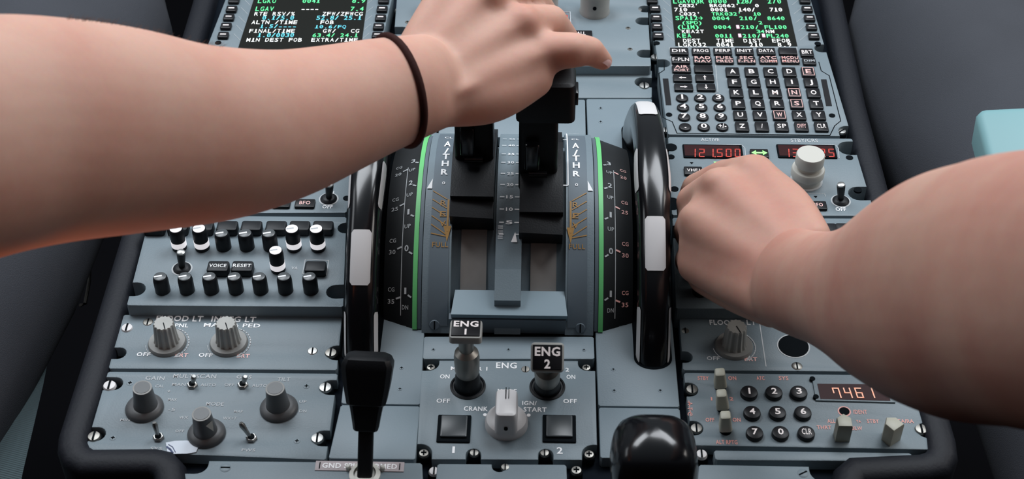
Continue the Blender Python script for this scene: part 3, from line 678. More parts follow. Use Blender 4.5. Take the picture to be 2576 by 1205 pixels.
texts(t, [('GAIN', 390, 951, 48, 9), ('MULTISCAN', 490, 946, 108, 10), ('MAN', 450, 967, 34, 7), ('AUTO', 524, 968, 38, 7), ('GCS', 614, 948, 38, 9), ('OFF', 577, 968, 24, 7), ('AUTO', 653, 970, 38, 7), ('TILT', 714, 954, 32, 9), ('MODE', 541, 1016, 44, 9),
          ('CAL', 402, 971, 22, 7), ('+', 425, 984, 10, 8), ('MAX', 434, 1005, 22, 7), ('-5', 432, 1030, 18, 7), ('WX', 462, 1050, 22, 7), ('WX+T', 578, 1052, 34, 7), ('SYS', 393, 1128, 30, 7), ('PWS', 625, 1132, 34, 7), ('OFF', 452, 1084, 22, 6), ('MAP', 600, 1035, 22, 6), ('UP', 762, 1010, 18, 7), ('DN', 762, 1034, 18, 7), ('MIN', 315, 1056, 24, 6)], 'dimlet', bold=.006)
for (u, v) in ((275, 968), (236, 1096)): screw(t, u, v, 18, z=-.004, h=.005, m='white' if v < 1000 else 'brass')
screw(t, 818, 973, 18, z=-.004, h=.005); screw(t, 798, 1101, 18, z=-.004, h=.005)
for (u, v) in ((771, 971), (747, 1109), (327, 963), (284, 1101)): screw(t, u, v, 10, h=.0002, m='panel', cross=True)
# white tape with pen marks
a = [W(u, v, .0007).xy for u, v in ((421, 1138), (424, 1142), (470, 1141), (493, 1137), (499, 1124), (482, 1110), (470, 1108), (440, 1109), (417, 1113))]
tp = link('paper_tape', MB().prism(a, .0002, .0007), 'paper'); tag(tp, 'torn piece of white tape with blue pen marks on the radar panel', 'tape')
mb = MB().strip([W(u, v, .0009) for u, v in ((420, 1124), (428, 1130), (434, 1138))], .0012).strip([W(u, v, .0009) for u, v in ((424, 1118), (434, 1124), (441, 1137))], .0005)
link('pen_mark', mb, 'ink', tp)

# ------------------------------------------------------------------ transponder panel
t = panel('transponder_panel', [(1742, 1120), (2350, 1131), (2308, 944), (1720, 937)], ZD, 'right grey transponder panel with round number keys and red window reading 746', 'control panel',
          notches=(('L', .24, .0058, .008), ('L', .77, .0058, .008), ('R', .25, .006, .008)))
for j, row in enumerate((('1', '2', '3'), ('4', '5', '6'), ('7', '0', 'CLR'))):
    for i, s in enumerate(row): key(t, [1885, 1892.5, 1899][j] + [62.5, 64, 65][j] * i, [984, 1035, 1086][j], 44, 34, s, rnd=True, h=.0035, hf=.42, tw=.55 if len(s) > 1 else .32, name='number_key', bold=.02 if len(s) == 1 else .01)
c = [(2052, 1010), (2252, 1015), (2240, 956), (2042, 953)]
mb = MB().prism([W(u, v, 0).xy for u, v in c], -.001, .0012, .0005); mb.prism([W(u, v, .0014).xy for u, v in ((2064, 1003), (2240, 1008), (2229, 967), (2056, 965))], .001, .0014, mi=1)
seven(mb, '7461', 2105, 988, .0018, 28, 16, 26, mi=2, slant=-.1)
for (u, v) in ((2043, 956), (2052, 1001)): mb.lathe(W(u, v, 0), [(.0018, 0), (.0018, .0016)], n=16, mi=3)
link('code_display', mb, ['panel', 'segwin', 'segp', 'hole'], t)['label'] = 'dark red window with amber digits'
def bat(t, u0, v0, u1, v1, wd=.0068):
    """wedge-shaped beige switch handle"""
    z = t['zt']; a = W(u0, v0, z); b_ = W(u1, v1, z + .015); ez = (b_ - a).normalized(); ex = (X - ez * X.dot(ez)).normalized(); ey = ez.cross(ex); mb = MB()
    mb.lathe(a, [(.0038, -.001), (.0038, .002)], n=20, mi=1); mb.tube([a, a + ez * .006], .0016, n=12, mi=1)
    mb.box(a + ez * .004, wd * 1.2, .0085, .0125, ex=ex, ey=ey, ez=ez, ch=.0012, taper=.78); link('slide_switch', mb, ['beige', 'hole'], t)
bat(t, 1812, 975, 1811, 938); bat(t, 1818, 1029, 1815, 991); bat(t, 1825, 1084, 1825, 1046)
def wedge_knob(t, u, v, hgt, rot, w1, d1, m='beige', name='rotary_selector'):
    z = t['zt']; top = W(u, v, z + hgt); c = Vector((top.x, top.y, z)); ex = Vector((math.cos(R(rot)), math.sin(R(rot)), 0)); ey = Vector((-ex.y, ex.x, 0)); mb = MB()
    P = [(w1 / 2, -d1 / 2), (w1 / 2, d1 * .25), (0, d1 * .62), (-w1 / 2, d1 * .25), (-w1 / 2, -d1 / 2)]
    tm = MB().prism(P, 0, hgt, .0012); mb.add([c + ex * p.x + ey * p.y + Z * p.z for p in tm.v], tm.f, 0)
    link(name, mb, [m], t)
wedge_knob(t, 2125, 1057, .015, 0, .0090, .0095); wedge_knob(t, 2248, 1063, .015, 38, .0095, .0095)
hole(t, 2124, 1035, 13, 'lamp', ring='redlet')
texts(t, [('STBY', 1769, 951, 28, 9), ('ON', 1842, 951, 20, 9), ('ATC', 1913, 951, 20, 9), ('SYS', 1971, 951, 24, 9), ('1', 1790, 1003, 6, 8), ('2', 1840, 1003, 9, 8), ('OFF', 1786, 1056, 22, 9), ('ON', 1853, 1056, 20, 9),
          ('ALT RPTG', 1828, 1112, 54, 10), ('IDENT', 2164, 1036, 34, 10), ('ALL', 2091, 1059, 20, 9), ('THRT', 2073, 1075, 36, 9), ('BLW', 2156, 1077, 26, 9), ('STBY', 2196, 1059, 30, 9), ('TA/RA', 2278, 1059, 40, 9), ('TA', 2160, 1060, 12, 6)], 'redlet', bold=.02)
mb = MB()
for i, ch in enumerate('ATC'):
    g = W(1736, 1015 + i * 13, .0003); mb.text(ch, g, .003, ex=-Y, ey=X)
mb.strip([W(1733, 1008, .0003), W(1738, 1046, .0003)], .0004); link('lettering', mb, 'redlet', t)
screw(t, 1741, 978, 17, z=-.004, h=.004, m='brass'); screw(t, 1752, 1076, 17, z=-.004, h=.004, m='brass'); screw(t, 2318, 1078, 18, z=-.004, h=.005, m='brass')

# ------------------------------------------------------------------ deck plates beside the quadrant
def xz(x, y, z=0): return Vector((x, y, z))
dl = panel('deck_plate', [(858, 1015), (1057, 1018), (1102, 248), (938, 248)], ZD, 'bare grey deck plate left of the thrust quadrant around the left trim wheel', 'cover plate', m='deck')
dr = panel('deck_plate', [(1505, 1021), (1710, 1024), (1640, 248), (1475, 248)], ZD, 'bare grey deck plate right of the thrust quadrant around the right trim wheel', 'cover plate', m='deck')
for (u, v) in ((1010, 925), (1006, 978)): screw(dl, u, v, 7, h=.0002, m='deck', cross=True)
for (u, v) in ((1543, 929), (1545, 982), (1661, 982), (1511, 272), (1511, 306)): screw(dr, u, v, 7, h=.0002, m='deck', cross=True)
p = panel('deck_plate', [(826, 1153), (1045, 1156), (1057, 1021), (857, 1018)], ZD, 'small blank plate behind the speedbrake lever shaft', 'cover plate', m='deck')
p = panel('deck_plate', [(1510, 1152), (1722, 1150), (1710, 1027), (1506, 1024)], ZD, 'small blank plate behind the glossy flap lever knob', 'cover plate', m='deck')
qf = panel('deck_plate', [(1063, 903), (1496, 903), (1494, 846), (1066, 846)], ZD, 'narrow grey strip between the quadrant foot and the engine panel', 'cover plate', m='deck')
for (u, v) in ((1090, 879), (1279, 879), (1469, 880)): screw(qf, u, v, 6, h=.0002, m='deck', cross=True)

panel('deck_plate', [(1103, 345), (1474, 345), (1472, 250), (1104, 250)], ZD, 'bare grey plate behind the thrust levers, at the far end of the quadrant', 'cover plate', m='deck')

# ------------------------------------------------------------------ engine master panel
t = panel('engine_panel', [(1047, 1155), (1503, 1157), (1497, 907), (1062, 906)], ZD, 'grey ENG panel with two master levers and a white mode selector', 'control panel',
          notches=(('B', .035, .0055, .012), ('B', .965, .0055, .012), ('T', .05, .0055, .009), ('T', .95, .0055, .009), ('B', .315, .0046, .0085), ('B', .715, .0046, .0085)))
texts(t, [('ENG', 1274, 919, 52, 14), ('2', 1427, 930, 9, 9), ('MASTER 1', 1180, 927, 92, 9), ('ON', 1119, 947, 24, 10), ('ON', 1436, 948, 22, 10), ('OFF', 1115, 1008, 34, 10), ('OFF', 1434, 1009, 34, 10), ('MODE', 1276, 984, 48, 11), ('NORM', 1276, 1004, 50, 9),
          ('CRANK', 1197, 1028, 60, 11), ('IGN/', 1332, 1014, 36, 10), ('START', 1346, 1030, 58, 11), ('1', 1141, 1131, 9, 16), ('2', 1408, 1133, 15, 16)], 'lettering', bold=.015)
for (u, v) in ((1220, 1044), (1330, 1045)): c = W(u, v, 0); link('index_dot', MB().lathe((c.x, c.y, -.0005), [(.0012, 0), (.0012, .0009)], n=14), 'lettering', t)
for (u, v, r, cr) in ((1066, 1139, 14, 1), (1482, 1142, 14, 1), (1084, 923, 12, 1), (1475, 924, 12, 1), (1193, 1138, 13, 0), (1370, 1138, 13, 0)): screw(t, u, v, r, z=-.005, h=.0042, cross=bool(cr), m='brass')
screw(t, 1322, 928, 12, h=.0003, m='brass')
for u in (1142, 1407):
    c = W(u, 1080, 0); a, b_ = dims(u, 1080, 0, 84, 68); mb = MB().box((c.x, c.y, -.001), a, b_, .0022, ch=.0004, mi=0)
    mb.box((c.x, c.y + .0008, .0010), a * .80, b_ * .80, .0018, ch=.0007, mi=1); link('warning_light', mb, ['hole', 'radartop'], t)
def master(t, u, v, ux, vx, hgt, wp, hh, no, f):
    """engine master lever: dark boot, steel stem and flag-shaped head"""
    a = W(u, v, 0); head = W(ux, vx, hgt); f = Vector(f).normalized(); up = f.cross(X); up = up if up.y > 0 else -up; top = head - f * .006 - up * (hh * .1); r = 45 * mpp(a)
    b0 = MB().lathe(a, [(r, -.001), (r, .0006), (r * .9, .0012), (r * .86, .0004)], n=40, mi=0).lathe(a, [(r * .8, 0), (r * .72, .0016), (r * .5, .003)], n=36, mi=1)
    d = top - a; L = d.length; ez = d.normalized(); ex = (X - ez * X.dot(ez)).normalized(); ey = ez.cross(ex)
    o = link('master_lever', b0.lathe(a, [(.0085, .001), (.0080, L * .22), (.0062, L * .32)], ex=ex, ey=ey, ez=ez, n=28, mi=0).lathe(a, [(.0068, L * .26), (.0080, L * .36), (.0082, L * .62), (.0076, L * .70), (.0046, L * .76), (.0050, L * .99)], ex=ex, ey=ey, ez=ez, n=32, mi=2), ['black', 'hole', 'brass'], t)
    o['label'] = 'steel stem in a dark round boot'
    # head: thick rounded block facing the camera side
    c = head; wd = wp * mpp(head)
    h = MB().box(c - f * .005, wd, hh, .005, ex=X, ey=up, ez=f, ch=.0015, mi=0); h.box(c, wd * .88, hh * .84, .0006, ex=X, ey=up, ez=f, ch=.0003, mi=1)
    h.text('ENG', c + f * .0008 + up * hh * .20, hh * .29, ex=X, ey=up, mi=2, bold=.03, wx=min(1.6, wd * .76 / (glyphs('ENG', .03)[2] * hh * .29 / .7)))
    h.text(no, c + f * .0008 - up * hh * .22, hh * .29, ex=X, ey=up, mi=2, bold=.03)
    q = link('lever_head', h, ['grey', 'key', 'keylet'], o); q['label'] = 'black tag with ENG %s in white' % no
master(t, 1177, 972, 1172, 826, .050, 82, .0182, '1', (0, .10, .995)); master(t, 1377, 974, 1377, 899, .050, 84, .0182, '2', (0, -.66, .75))
# mode selector
c = W(1274, 1068, 0); a = mpp(c)
mb = MB().lathe(c, [(54 * a, -.0005), (54 * a, .0035), (50 * a, .006), (38 * a, .008)], n=48, mi=0)
top = W(1275, 1045, .021); c2 = Vector((c.x, (c.y + top.y) / 2 - .001, 0)); 
mb.box(Vector((c.x, c.y - .0005, .005)), .0145, .0245, .017, ch=.0022, mi=0, taper=.93)
mb.strip([Vector((c.x - .0004, c.y + .011, .0223)), Vector((c.x - .0004, c.y + .002, .0223))], .0006, mi=1).strip([Vector((c.x + .0014, c.y + .011, .0223)), Vector((c.x + .0014, c.y + .002, .0223))], .0004, mi=1)
mb.lathe(Vector((c.x, c.y - .0123, .011)), [(.0012, 0), (.0012, .0012)], ex=X, ey=Z, ez=-Y, n=14, mi=1)
link('mode_selector', mb, ['white', 'hole'], t)['label'] = 'white bar-shaped selector knob'

# ------------------------------------------------------------------ bottom row of panels
t = panel('lower_console_panel', [(1085, 1330), (1432, 1330), (1425, 1168), (1100, 1166)], ZD, 'grey panel at the bottom centre, cut off by the lower edge', 'control panel', notches=(('T', .52, .0045, .006),))
screw(t, 1271, 1174, 12, z=-.004, h=.0042, m='brass')
for (u, v, m) in ((1092, 1184, 'white'), (1450, 1182, 'brass')): screw(t, u, v, 15, z=-.006, h=.005, m=m, cross=m != 'white')
t = panel('lower_console_panel', [(436, 1330), (1070, 1330), (1062, 1164), (466, 1158)], ZD, 'grey panel at the bottom left under the speedbrake lever with a pink placard', 'control panel', notches=(('L', .84, .005, .016), ('T', .955, .008, .010),))
a, b_ = dims(905, 1174, 0, 224, 24); c = W(905, 1174, 0)
mb = MB().box((c.x, c.y, -.0005), a, b_, .0011, ch=.0002).text('GND SPLRS ARMED', (c.x, c.y, .0008), b_ * .5, mi=1, bold=.02, wx=(a * .84 / glyphs('GND SPLRS ARMED', .02)[2]) / (b_ * .5 / .7))
for sx in (-1, 1): mb.strip([Vector((c.x + sx * a * .45, c.y - b_ * .3, .0008)), Vector((c.x + sx * a * .45, c.y + b_ * .3, .0008))], .0006, mi=2)
link('placard', mb, ['plac', 'lettering', 'hole'], t)['label'] = 'pink-grey placard reading GND SPLRS ARMED'
screw(t, 567, 1176, 16, h=.0003, m='panel', slot=0); screw(t, 464, 1200, 12, z=-.006, h=.004)
t = panel('blank_filler_strip', [(1800, 1157), (2190, 1166), (2296, 1158), (2290, 1140), (1795, 1132)][0:1] + [(2300, 1160), (2292, 1139), (1795, 1132)], ZD, 'thin blank grey strip directly under the transponder panel', 'cover plate')
screw(t, 2325, 1155, 18, z=-.006, h=.006, m='brass'); screw(t, 1765, 1141, 16, z=-.006, h=.006, m='white', label='screw with bright white head')
t = panel('lower_console_panel', [(1745, 1330), (2115, 1330), (2093, 1174), (1758, 1168)], ZD, 'grey panel at the bottom right below the thin filler strip', 'control panel', notches=(('R', .88, .0065, .014),))
screw(t, 2020, 1190, 16, h=.0003, m='panel', slot=30)

# ------------------------------------------------------------------ thrust quadrant: everything turns about one cross axis
CY, CZ = 0.007, -0.060
QX, QS = -.0012, 1.025
def A(x, rad, deg): return Vector((x * QS + QX, CY + rad * math.cos(R(deg)), CZ + rad * math.sin(R(deg))))
def ang_at(v, rad, x=0.0):
    """angle where the photo's row v meets radius rad on the camera side"""
    best = None
    for i in range(400):
        d = 40 + 0.35 * i; p = A(x, rad, d); e = abs(px(p)[1] - v)
        if (p - CAM).length < math.hypot(CAM.y - CY, CAM.z - CZ) and (best is None or e < best[0]): best = (e, d)
    return best[1]
def arcstrip(mb, x0, x1, r0, r1, a0, a1, n=40, mi=0, rin=None):
    """solid arc band between x0 and x1, outer radius r0 at x0 and r1 at x1"""
    vs = []; 
    for i in range(n + 1):
        a = a0 + (a1 - a0) * i / n; q = rin if rin else min(r0, r1) - .006
        vs += [A(x0, r0, a), A(x1, r1, a), A(x1, q, a), A(x0, q, a)]
    fs = []
    for i in range(n):
        for k in range(4): fs.append((4 * i + k, 4 * i + (k + 1) % 4, 4 * i + 4 + (k + 1) % 4, 4 * i + 4 + k))
    fs += [(3, 2, 1, 0), (4 * n, 4 * n + 1, 4 * n + 2, 4 * n + 3)]
    return mb.add(vs, fs, mi)
def arc_end(rad): return 180 - math.degrees(math.asin(min(1, (-CZ) / rad)))
RQ = 0.1183; RD = RQ - .0026; XO, XS, XI = .0560, .0375, .0085
tq = thing('thrust_quadrant', (0, CY, 0), 'curved grey thrust quadrant with A/THR and orange REV markings at the centre', 'throttle quadrant')
ae = arc_end(RQ)
body = MB()
for (a, b_) in ((-XO, -XS), (-XI, XI), (XS, XO)): arcstrip(body, a, b_, RQ, RQ, 180 - ae, ae, 60, 0, rin=RQ - .016)
link('quadrant_cover', body, 'quad', tq)
sf = MB()
for sg in (-1, 1): arcstrip(sf, min(sg * XS, sg * XI), max(sg * XS, sg * XI), RQ - .010, RQ - .010, 33, 148, 50, 0, rin=RQ - .016); arcstrip(sf, min(sg * (XS - .006), sg * (XI + .006)), max(sg * (XS - .006), sg * (XI + .006)), RQ - .0085, RQ - .0085, 112, 141, 20, 1, rin=RQ - .016)
link('slot_floor', sf, ['quad', 'slot'], tq)
# lighter label strips
for sg in (-1, 1):
    st = MB(); a, b_ = sorted((sg * .0390, sg * .0515)); arcstrip(st, a, b_, RQ + .0004, RQ + .0004, 60, 147, 40, 0, rin=RQ - .002)
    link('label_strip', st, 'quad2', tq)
# foot ledge
y0 = W(1283, 838, 0).y; y1 = A(0, RQ, ang_at(742, RQ)).y
hgt = .0175; yb = A(0, RQ, ang_at(742, RQ))
lg = MB(); w0, w1 = .0365, .0385
yf = W(1283, 793, hgt).y
vs = []
for sx in (-1, 1):
    for (yy, zz, ww) in ((yb.y + .004, yb.z, w0), (yf, hgt, w1), (yf + .001, hgt - .003, w1), (yf + .006, .006, w1), (yf + .012, .0, w1), (yb.y + .012, .0, w0)): vs.append(Vector((sx * ww, yy, zz)))
lg.add(vs, [(i, (i + 1) % 6, 6 + (i + 1) % 6, 6 + i) for i in range(6)] + [(5, 4, 3, 2, 1, 0), (6, 7, 8, 9, 10, 11)])
link('foot_ledge', lg, 'ledge', tq, smooth=.3)
ym = yb.y + (yf - yb.y) * .55; zm = yb.z + (hgt - yb.z) * .55; cs = MB(); vs = []
for sx in (-1, 1):
    for (yy, zz) in ((yb.y + .012, yb.z - .004), (yb.y + .010, yb.z + .014), (ym, zm + .005), (ym, zm - .001)): vs.append(Vector((QX + sx * XI * QS, yy, zz)))
cs.add(vs, [(0, 1, 5, 4), (1, 2, 6, 5), (2, 3, 7, 6), (3, 0, 4, 7), (3, 2, 1, 0), (4, 5, 6, 7)]); link('centre_rib', cs, 'quad', tq, smooth=.3)
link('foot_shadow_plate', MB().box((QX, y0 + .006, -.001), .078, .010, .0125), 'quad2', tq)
for (u, v) in ((1104, 820), (1455, 822)):
    g_a = ang_at(v, RQ); c = A(-.0475 if u < 1283 else .0475, RQ, g_a); e_r = Vector((0, math.cos(R(g_a)), math.sin(R(g_a)))); e_t = e_r.cross(X); link('screw', MB().lathe(c, [(.0035, -.002), (.0035, .0006), (.003, .001)], ex=X, ey=e_t, ez=e_r, n=20).box(c + e_r * .001, .0008, .006, .0003, ex=X, ey=e_t, ez=e_r, mi=1), ['quad2', 'hole'], tq)
# lettering on the arc
def arctext(mb, s, x, a0, hm, wm, mi=0, rad=RQ + .0008, bold=.015, rfun=None):
    g, f, w0 = glyphs(s, bold)
    def fn(a, b_):
        rr = rfun(x + a) if rfun else rad
        return A(x + a, rr, a0 - math.degrees(b_ / rr))
    return mb.text(s, (0, 0, 0), hm, mi=mi, bold=bold, wx=(wm / w0) / (hm / .70), fn=fn)
def arcline(mb, pts, wd, mi=0, rad=RQ + .0008, rfun=None):
    """pts (x, angle)"""
    for (xa, aa), (xb, ab) in zip(pts[:-1], pts[1:]):
        n = max(1, int(abs(ab - aa) / 3)); 
        for i in range(n):
            q0 = (xa + (xb - xa) * i / n, aa + (ab - aa) * i / n); q1 = (xa + (xb - xa) * (i + 1) / n, aa + (ab - aa) * (i + 1) / n)
            r0 = rfun(q0[0]) if rfun else rad; r1 = rfun(q1[0]) if rfun else rad
            dx = q1[0] - q0[0]; da = -R(q1[1] - q0[1]) * rad; L = math.hypot(dx, da) or 1; nx, na = -da / L * wd / 2, dx / L * wd / 2
            k = -math.degrees(na / rad)
            f = lambda x, a: A(x, rfun(x) if rfun else rad, a)
            mb.add([f(q0[0] - nx, q0[1] - k), f(q1[0] - nx, q1[1] - k), f(q1[0] + nx, q1[1] + k), f(q0[0] + nx, q0[1] + k)], [(0, 1, 2, 3)], mi)
    return mb
V = lambda v: ang_at(v, RQ)
for sg in (-1, 1):
    q = MB(); x = sg * .0445
    arctext(q, 'FLX', x, V(326), .006, .007); arctext(q, 'MCT', x, V(330) , .004, .008); arctext(q, 'CL', x, V(351), .0036, .0055)
    for ch, v, hp in (('A', 366, 14), ('/', 383, 14), ('T', 397, 14), ('H', 415, 16), ('R', 436, 16)):
        arctext(q, ch, x, V(v), (math.radians(V(v + hp / 2) - V(v - hp / 2)) * RQ) * .85, .0048 if ch != '/' else .003, bold=.03)
    arctext(q, '0', x, V(464), .0026, .002)
    arcline(q, [(sg * .0362 + sg * .0022, V(328)), (sg * .0384, V(328))], .0008); 
    xl = sg * .0388; arcline(q, [(xl - sg * .004, V(328)), (xl, V(328)), (xl, V(467)), (xl - sg * .004, V(467))], .0008); arcline(q, [(xl - sg * .003, V(352)), (xl, V(352))], .0008)
    a = V(466); q.add([A(sg * .0520, RQ + .0008, a + 2.2), A(sg * .0520, RQ + .0008, a - 2.2), A(sg * .0555, RQ + .0008, a + 2.2)], [(0, 1, 2)] if sg < 0 else [(2, 1, 0)]); link('lettering', q, 'lettering', tq)
q = MB()
for i, lab in enumerate(('45', '40', '35', '30', '25', '20', '15', '10', '5', '')):
    v = [352, 368, 390, 411, 438, 466, 496, 527, 560, 590][i]; a = V(v)
    arcline(q, [(-.0065, a), (-.0035, a)], .0006); arcline(q, [(.0065, a), (.0035, a)], .0006)
    if lab: arctext(q, lab, 0, a, .0026, .0045)
for k in range(6): arcline(q, [(-.0072, V(570 + 6 * k)), (-.004, V(570 + 6 * k))], .0004)
a = V(597); q.add([A(.0055, RQ + .0008, a + 1.6), A(.0015, RQ + .0008, a + 1.6), A(.0042, RQ + .0008, a - 1.8)], [(0, 1, 2)])
link('lettering', q, ['lettering'], tq)
for sg in (-1, 1):
    q = MB(); x = sg * .0448
    for ch, v in (('R', 515), ('E', 541), ('V', 566)): arctext(q, ch, x - sg * .001, V(v), .0042, .0040, bold=.01)
    for k in range(6):
        a = V(484 + 21 * k); arcline(q, [(sg * .0415, a + (3.4 if k < 5 else 1)), (sg * .0512, a - 0)], .0007)
    xa = sg * .0405; arcline(q, [(xa, V(505)), (xa, V(585))], .0012); a = V(600); q.add([A(xa - .0026, RQ + .0008, a - 4), A(xa + .0026, RQ + .0008, a - 4), A(xa, RQ + .0008, a + 1.5)], [(0, 2, 1)])
    arctext(q, 'FULL', x, V(619), .0036, .0105, bold=.008)
    link('reverse_marking', q, 'orange', tq)['label'] = 'orange hatched REV FULL markings'
# side green bands and charcoal trim scales: cone-shaped drums beside the quadrant
def rfun_for(sg):
    return lambda x: RD - max(0.0, abs(x) - .060) * .36 + .0004
for sg in (-1, 1):
    t = thing('trim_scale', (sg * .07, CY, 0), 'charcoal trim scale with a green band %s' % ('left of the quadrant, beside the left wheel' if sg < 0 else 'right of the quadrant, beside the right wheel'), 'trim scale', 'trim scales beside the quadrant')
    d = MB(); r0, r1 = RD, RD - .022 * .36
    a0, a1 = sg * .0570, sg * .0595; e = arc_end(RD - .0004)
    arcstrip(d, min(sg * .0568, sg * .060), max(sg * .0568, sg * .060), RD, RD, 180 - e, e, 60, 0, rin=RQ - .016)
    ends = [(.060, RD)] ; xs = (.060, .0665, .073, .082)
    for xa, xb in zip(xs[:-1], xs[1:]):
        ra = RD - (xa - .06) * .36; rb = RD - (xb - .06) * .36; e = arc_end((ra + rb) / 2)
        if sg > 0: arcstrip(d, xa, xb, ra, rb, 180 - e, e, 60, 0, rin=RQ - .016)
        else: arcstrip(d, -xb, -xa, rb, ra, 180 - e, e, 60, 0, rin=RQ - .016)
    link('drum', d, 'drum', t, smooth=.5)
    g = MB(); arcstrip(g, min(sg * .0592, sg * .0622), max(sg * .0592, sg * .0622), (RD + .001), (RD + .001), 30, arc_end((RD + .001)) - .5, 60, 0, rin=RD - .006)
    link('green_band', g, 'green', t)['label'] = 'bright green band'
    g = MB(); arcstrip(g, min(sg * .0566, sg * .0590), max(sg * .0566, sg * .0590), (RD + .0005), (RD + .0005), 25, arc_end((RD + .0005)) - .5, 60, 0, rin=RD - .006)
    link('edge_strip', g, 'quad2', t)
    rf = rfun_for(sg); q = MB(); q2 = MB()
    arcline(q, [(sg * .0702, V(408)), (sg * .0702, V(800))], .00045, rad=RD, rfun=rf)
    for lab, sub, v in (('3', 'UP', 402), ('2', 'UP', 462), ('1', 'UP', 542), ('0', '', 640), ('1', 'DN', 752)):
        a = V(v); arcline(q, [(sg * .0632, a), (sg * .0655, a - .8)], .0011, rad=RD, rfun=rf)
        arctext(q, lab, sg * .0672, a - 2.2, .0042, .0028 if lab != '1' else .0014, rfun=rf, bold=.02)
        if sub: arctext(q, sub, sg * .0672, a + 3.4, .0030, .0042, rfun=rf, bold=.005)
    for lab, v in (('20', 412), ('25', 502), ('30', 618), ('35', 752)):
        a = V(v); arcline(q2, [(sg * .0705, a), (sg * .0735, a + .6)], .0012, rad=RD, rfun=rf)
        arctext(q2, 'CG', sg * .0768, a - 2.6, .0028, .0044, rfun=rf, bold=.01); arctext(q2, lab, sg * .0768, a + 1.6, .0030, .0044, rfun=rf, bold=.01)
    link('lettering', q, 'dimlet' if sg < 0 else 'dimlet', t); link('lettering', q2, 'dimlet' if sg < 0 else 'pink', t)

# ------------------------------------------------------------------ trim wheels
def solve_x(u, v, rad):
    lo, hi = -.2, .2
    a = ang_at(v, rad, 0)
    for _ in range(40):
        m_ = (lo + hi) / 2
        if px(Vector((m_, CY + rad * math.cos(R(a)), CZ + rad * math.sin(R(a)))))[0] < u: lo = m_
        else: hi = m_
    return lo
def wheel(x0, vt, vs_, vtop, label):
    RW = 0.1432; t = thing('stabilizer_wheel', (x0, CY, CZ), label, 'trim wheel', 'pitch trim wheels'); x0 = (x0 - QX) / QS
    n = 144; prof_n = 20; vs = []; fs = []; ms = []
    TR = [130, 50, -30, -110, -190, 90 + 120]                                   # tread patches
    def halfw(a):
        # scalloped grip: fuller at tread patches, waisted between them
        k = min(abs((a - c + 180) % 360 - 180) for c in (136, 64, -10, -80, -150))
        s_ = min(1, max(0, (k - 20) / 16.0)); s_ = s_ * s_ * (3 - 2 * s_)
        return .0118 - .0012 * (1 - s_)
    mb = MB(); rings = []
    for i in range(n):
        a = 360.0 * i / n; hw = halfw(a); ring = []
        for k in range(prof_n + 1):
            g = math.pi * (k / prof_n) ; cx = math.cos(g); sx = math.sin(g)
            xx = -hw * math.copysign(abs(cx) ** .62, cx); rr = RW - .016 + .016 * (abs(sx) ** .62)
            ring.append(A(x0 + xx, rr, a))
        ring += [A(x0 + hw * .8, RW - .026, a), A(x0 + .004, RW - .032, a), A(x0 - .004, RW - .032, a), A(x0 - hw * .8, RW - .026, a)]
        rings.append(ring)
    m_ = len(rings[0])
    for r_ in rings: mb.v += r_
    for i in range(n):
        j = (i + 1) % n
        for k in range(m_): mb.f.append((i * m_ + k, j * m_ + k, j * m_ + (k + 1) % m_, i * m_ + (k + 1) % m_)); mb.m.append(0)
    link('rim', mb, 'gloss', t, smooth=1.2)
    link('hub_disc', MB().lathe((x0 * QS + QX - .003, CY, CZ), [(.113, 0), (.113, .006)], ex=Y, ey=Z, ez=X, n=64), 'black', t)
    # white grip patches, raised a hair above the rim
    def patch(ac, da, g0, g1, rnd=True):
        p = MB(); na, ng = 18, 8
        for i in range(na + 1):
            u = -1 + 2 * i / na; a = ac + da * u
            k = 1.0 if abs(u) < .86 else math.sqrt(max(.0, 1 - ((abs(u) - .86) / .14) ** 2)) * .35 + .65
            for jj in range(ng + 1):
                w_ = -1 + 2 * jj / ng; g = (g0 + g1) / 2 + (g1 - g0) / 2 * w_ * k; hw = halfw(a) + .0005
                cx = math.cos(g); sx = math.sin(g)
                p.v.append(A(x0 - hw * math.copysign(abs(cx) ** .62, cx), RW - .016 + .0165 * (abs(sx) ** .62), a))
        for i in range(na):
            for jj in range(ng):
                q_ = i * (ng + 1) + jj; p.f.append((q_, q_ + ng + 1, q_ + ng + 2, q_ + 1)); p.m.append(0)
        link('grip_marking', p, 'white', t, smooth=1.2)['label'] = 'white grip marking'
    patch(ang_at(vt, RW, x0), 7.4, 1.13, math.pi - 1.13); patch(vtop, 9.5, 1.13, math.pi - 1.13)
    for c in (ang_at(vs_[0], RW, x0), ang_at(vs_[1], RW, x0)):
        patch(c, 7.8, .22, .78); patch(c, 7.8, math.pi - .78, math.pi - .22)
    return t
wheel(solve_x(907, 648, .1432), 648, (452, 862), 62, 'glossy black trim wheel with white grip marks left of the quadrant')
wheel(solve_x(1649, 610, .1432), 610, (412, 850), 64, 'glossy black trim wheel with white grip marks, right of the quadrant beside the fist')
for x0, d in ((solve_x(907, 648, .1432), dl), (solve_x(1649, 610, .1432), dr)):
    y_n, y_f = CY - .1300, CY + .1300; pts = []
    for i in range(17): g = math.pi * (1 + i / 16); pts.append((x0 + .0125 * math.cos(g), y_n + .0125 * math.sin(g) * .8 + .008))
    for i in range(17): g = math.pi * (i / 16); pts.append((x0 + .0125 * math.cos(g), y_f + .0125 * math.sin(g) * .8 - .008))
    link('wheel_slot', MB().prism(pts, -.002, .0004), 'hole', d)

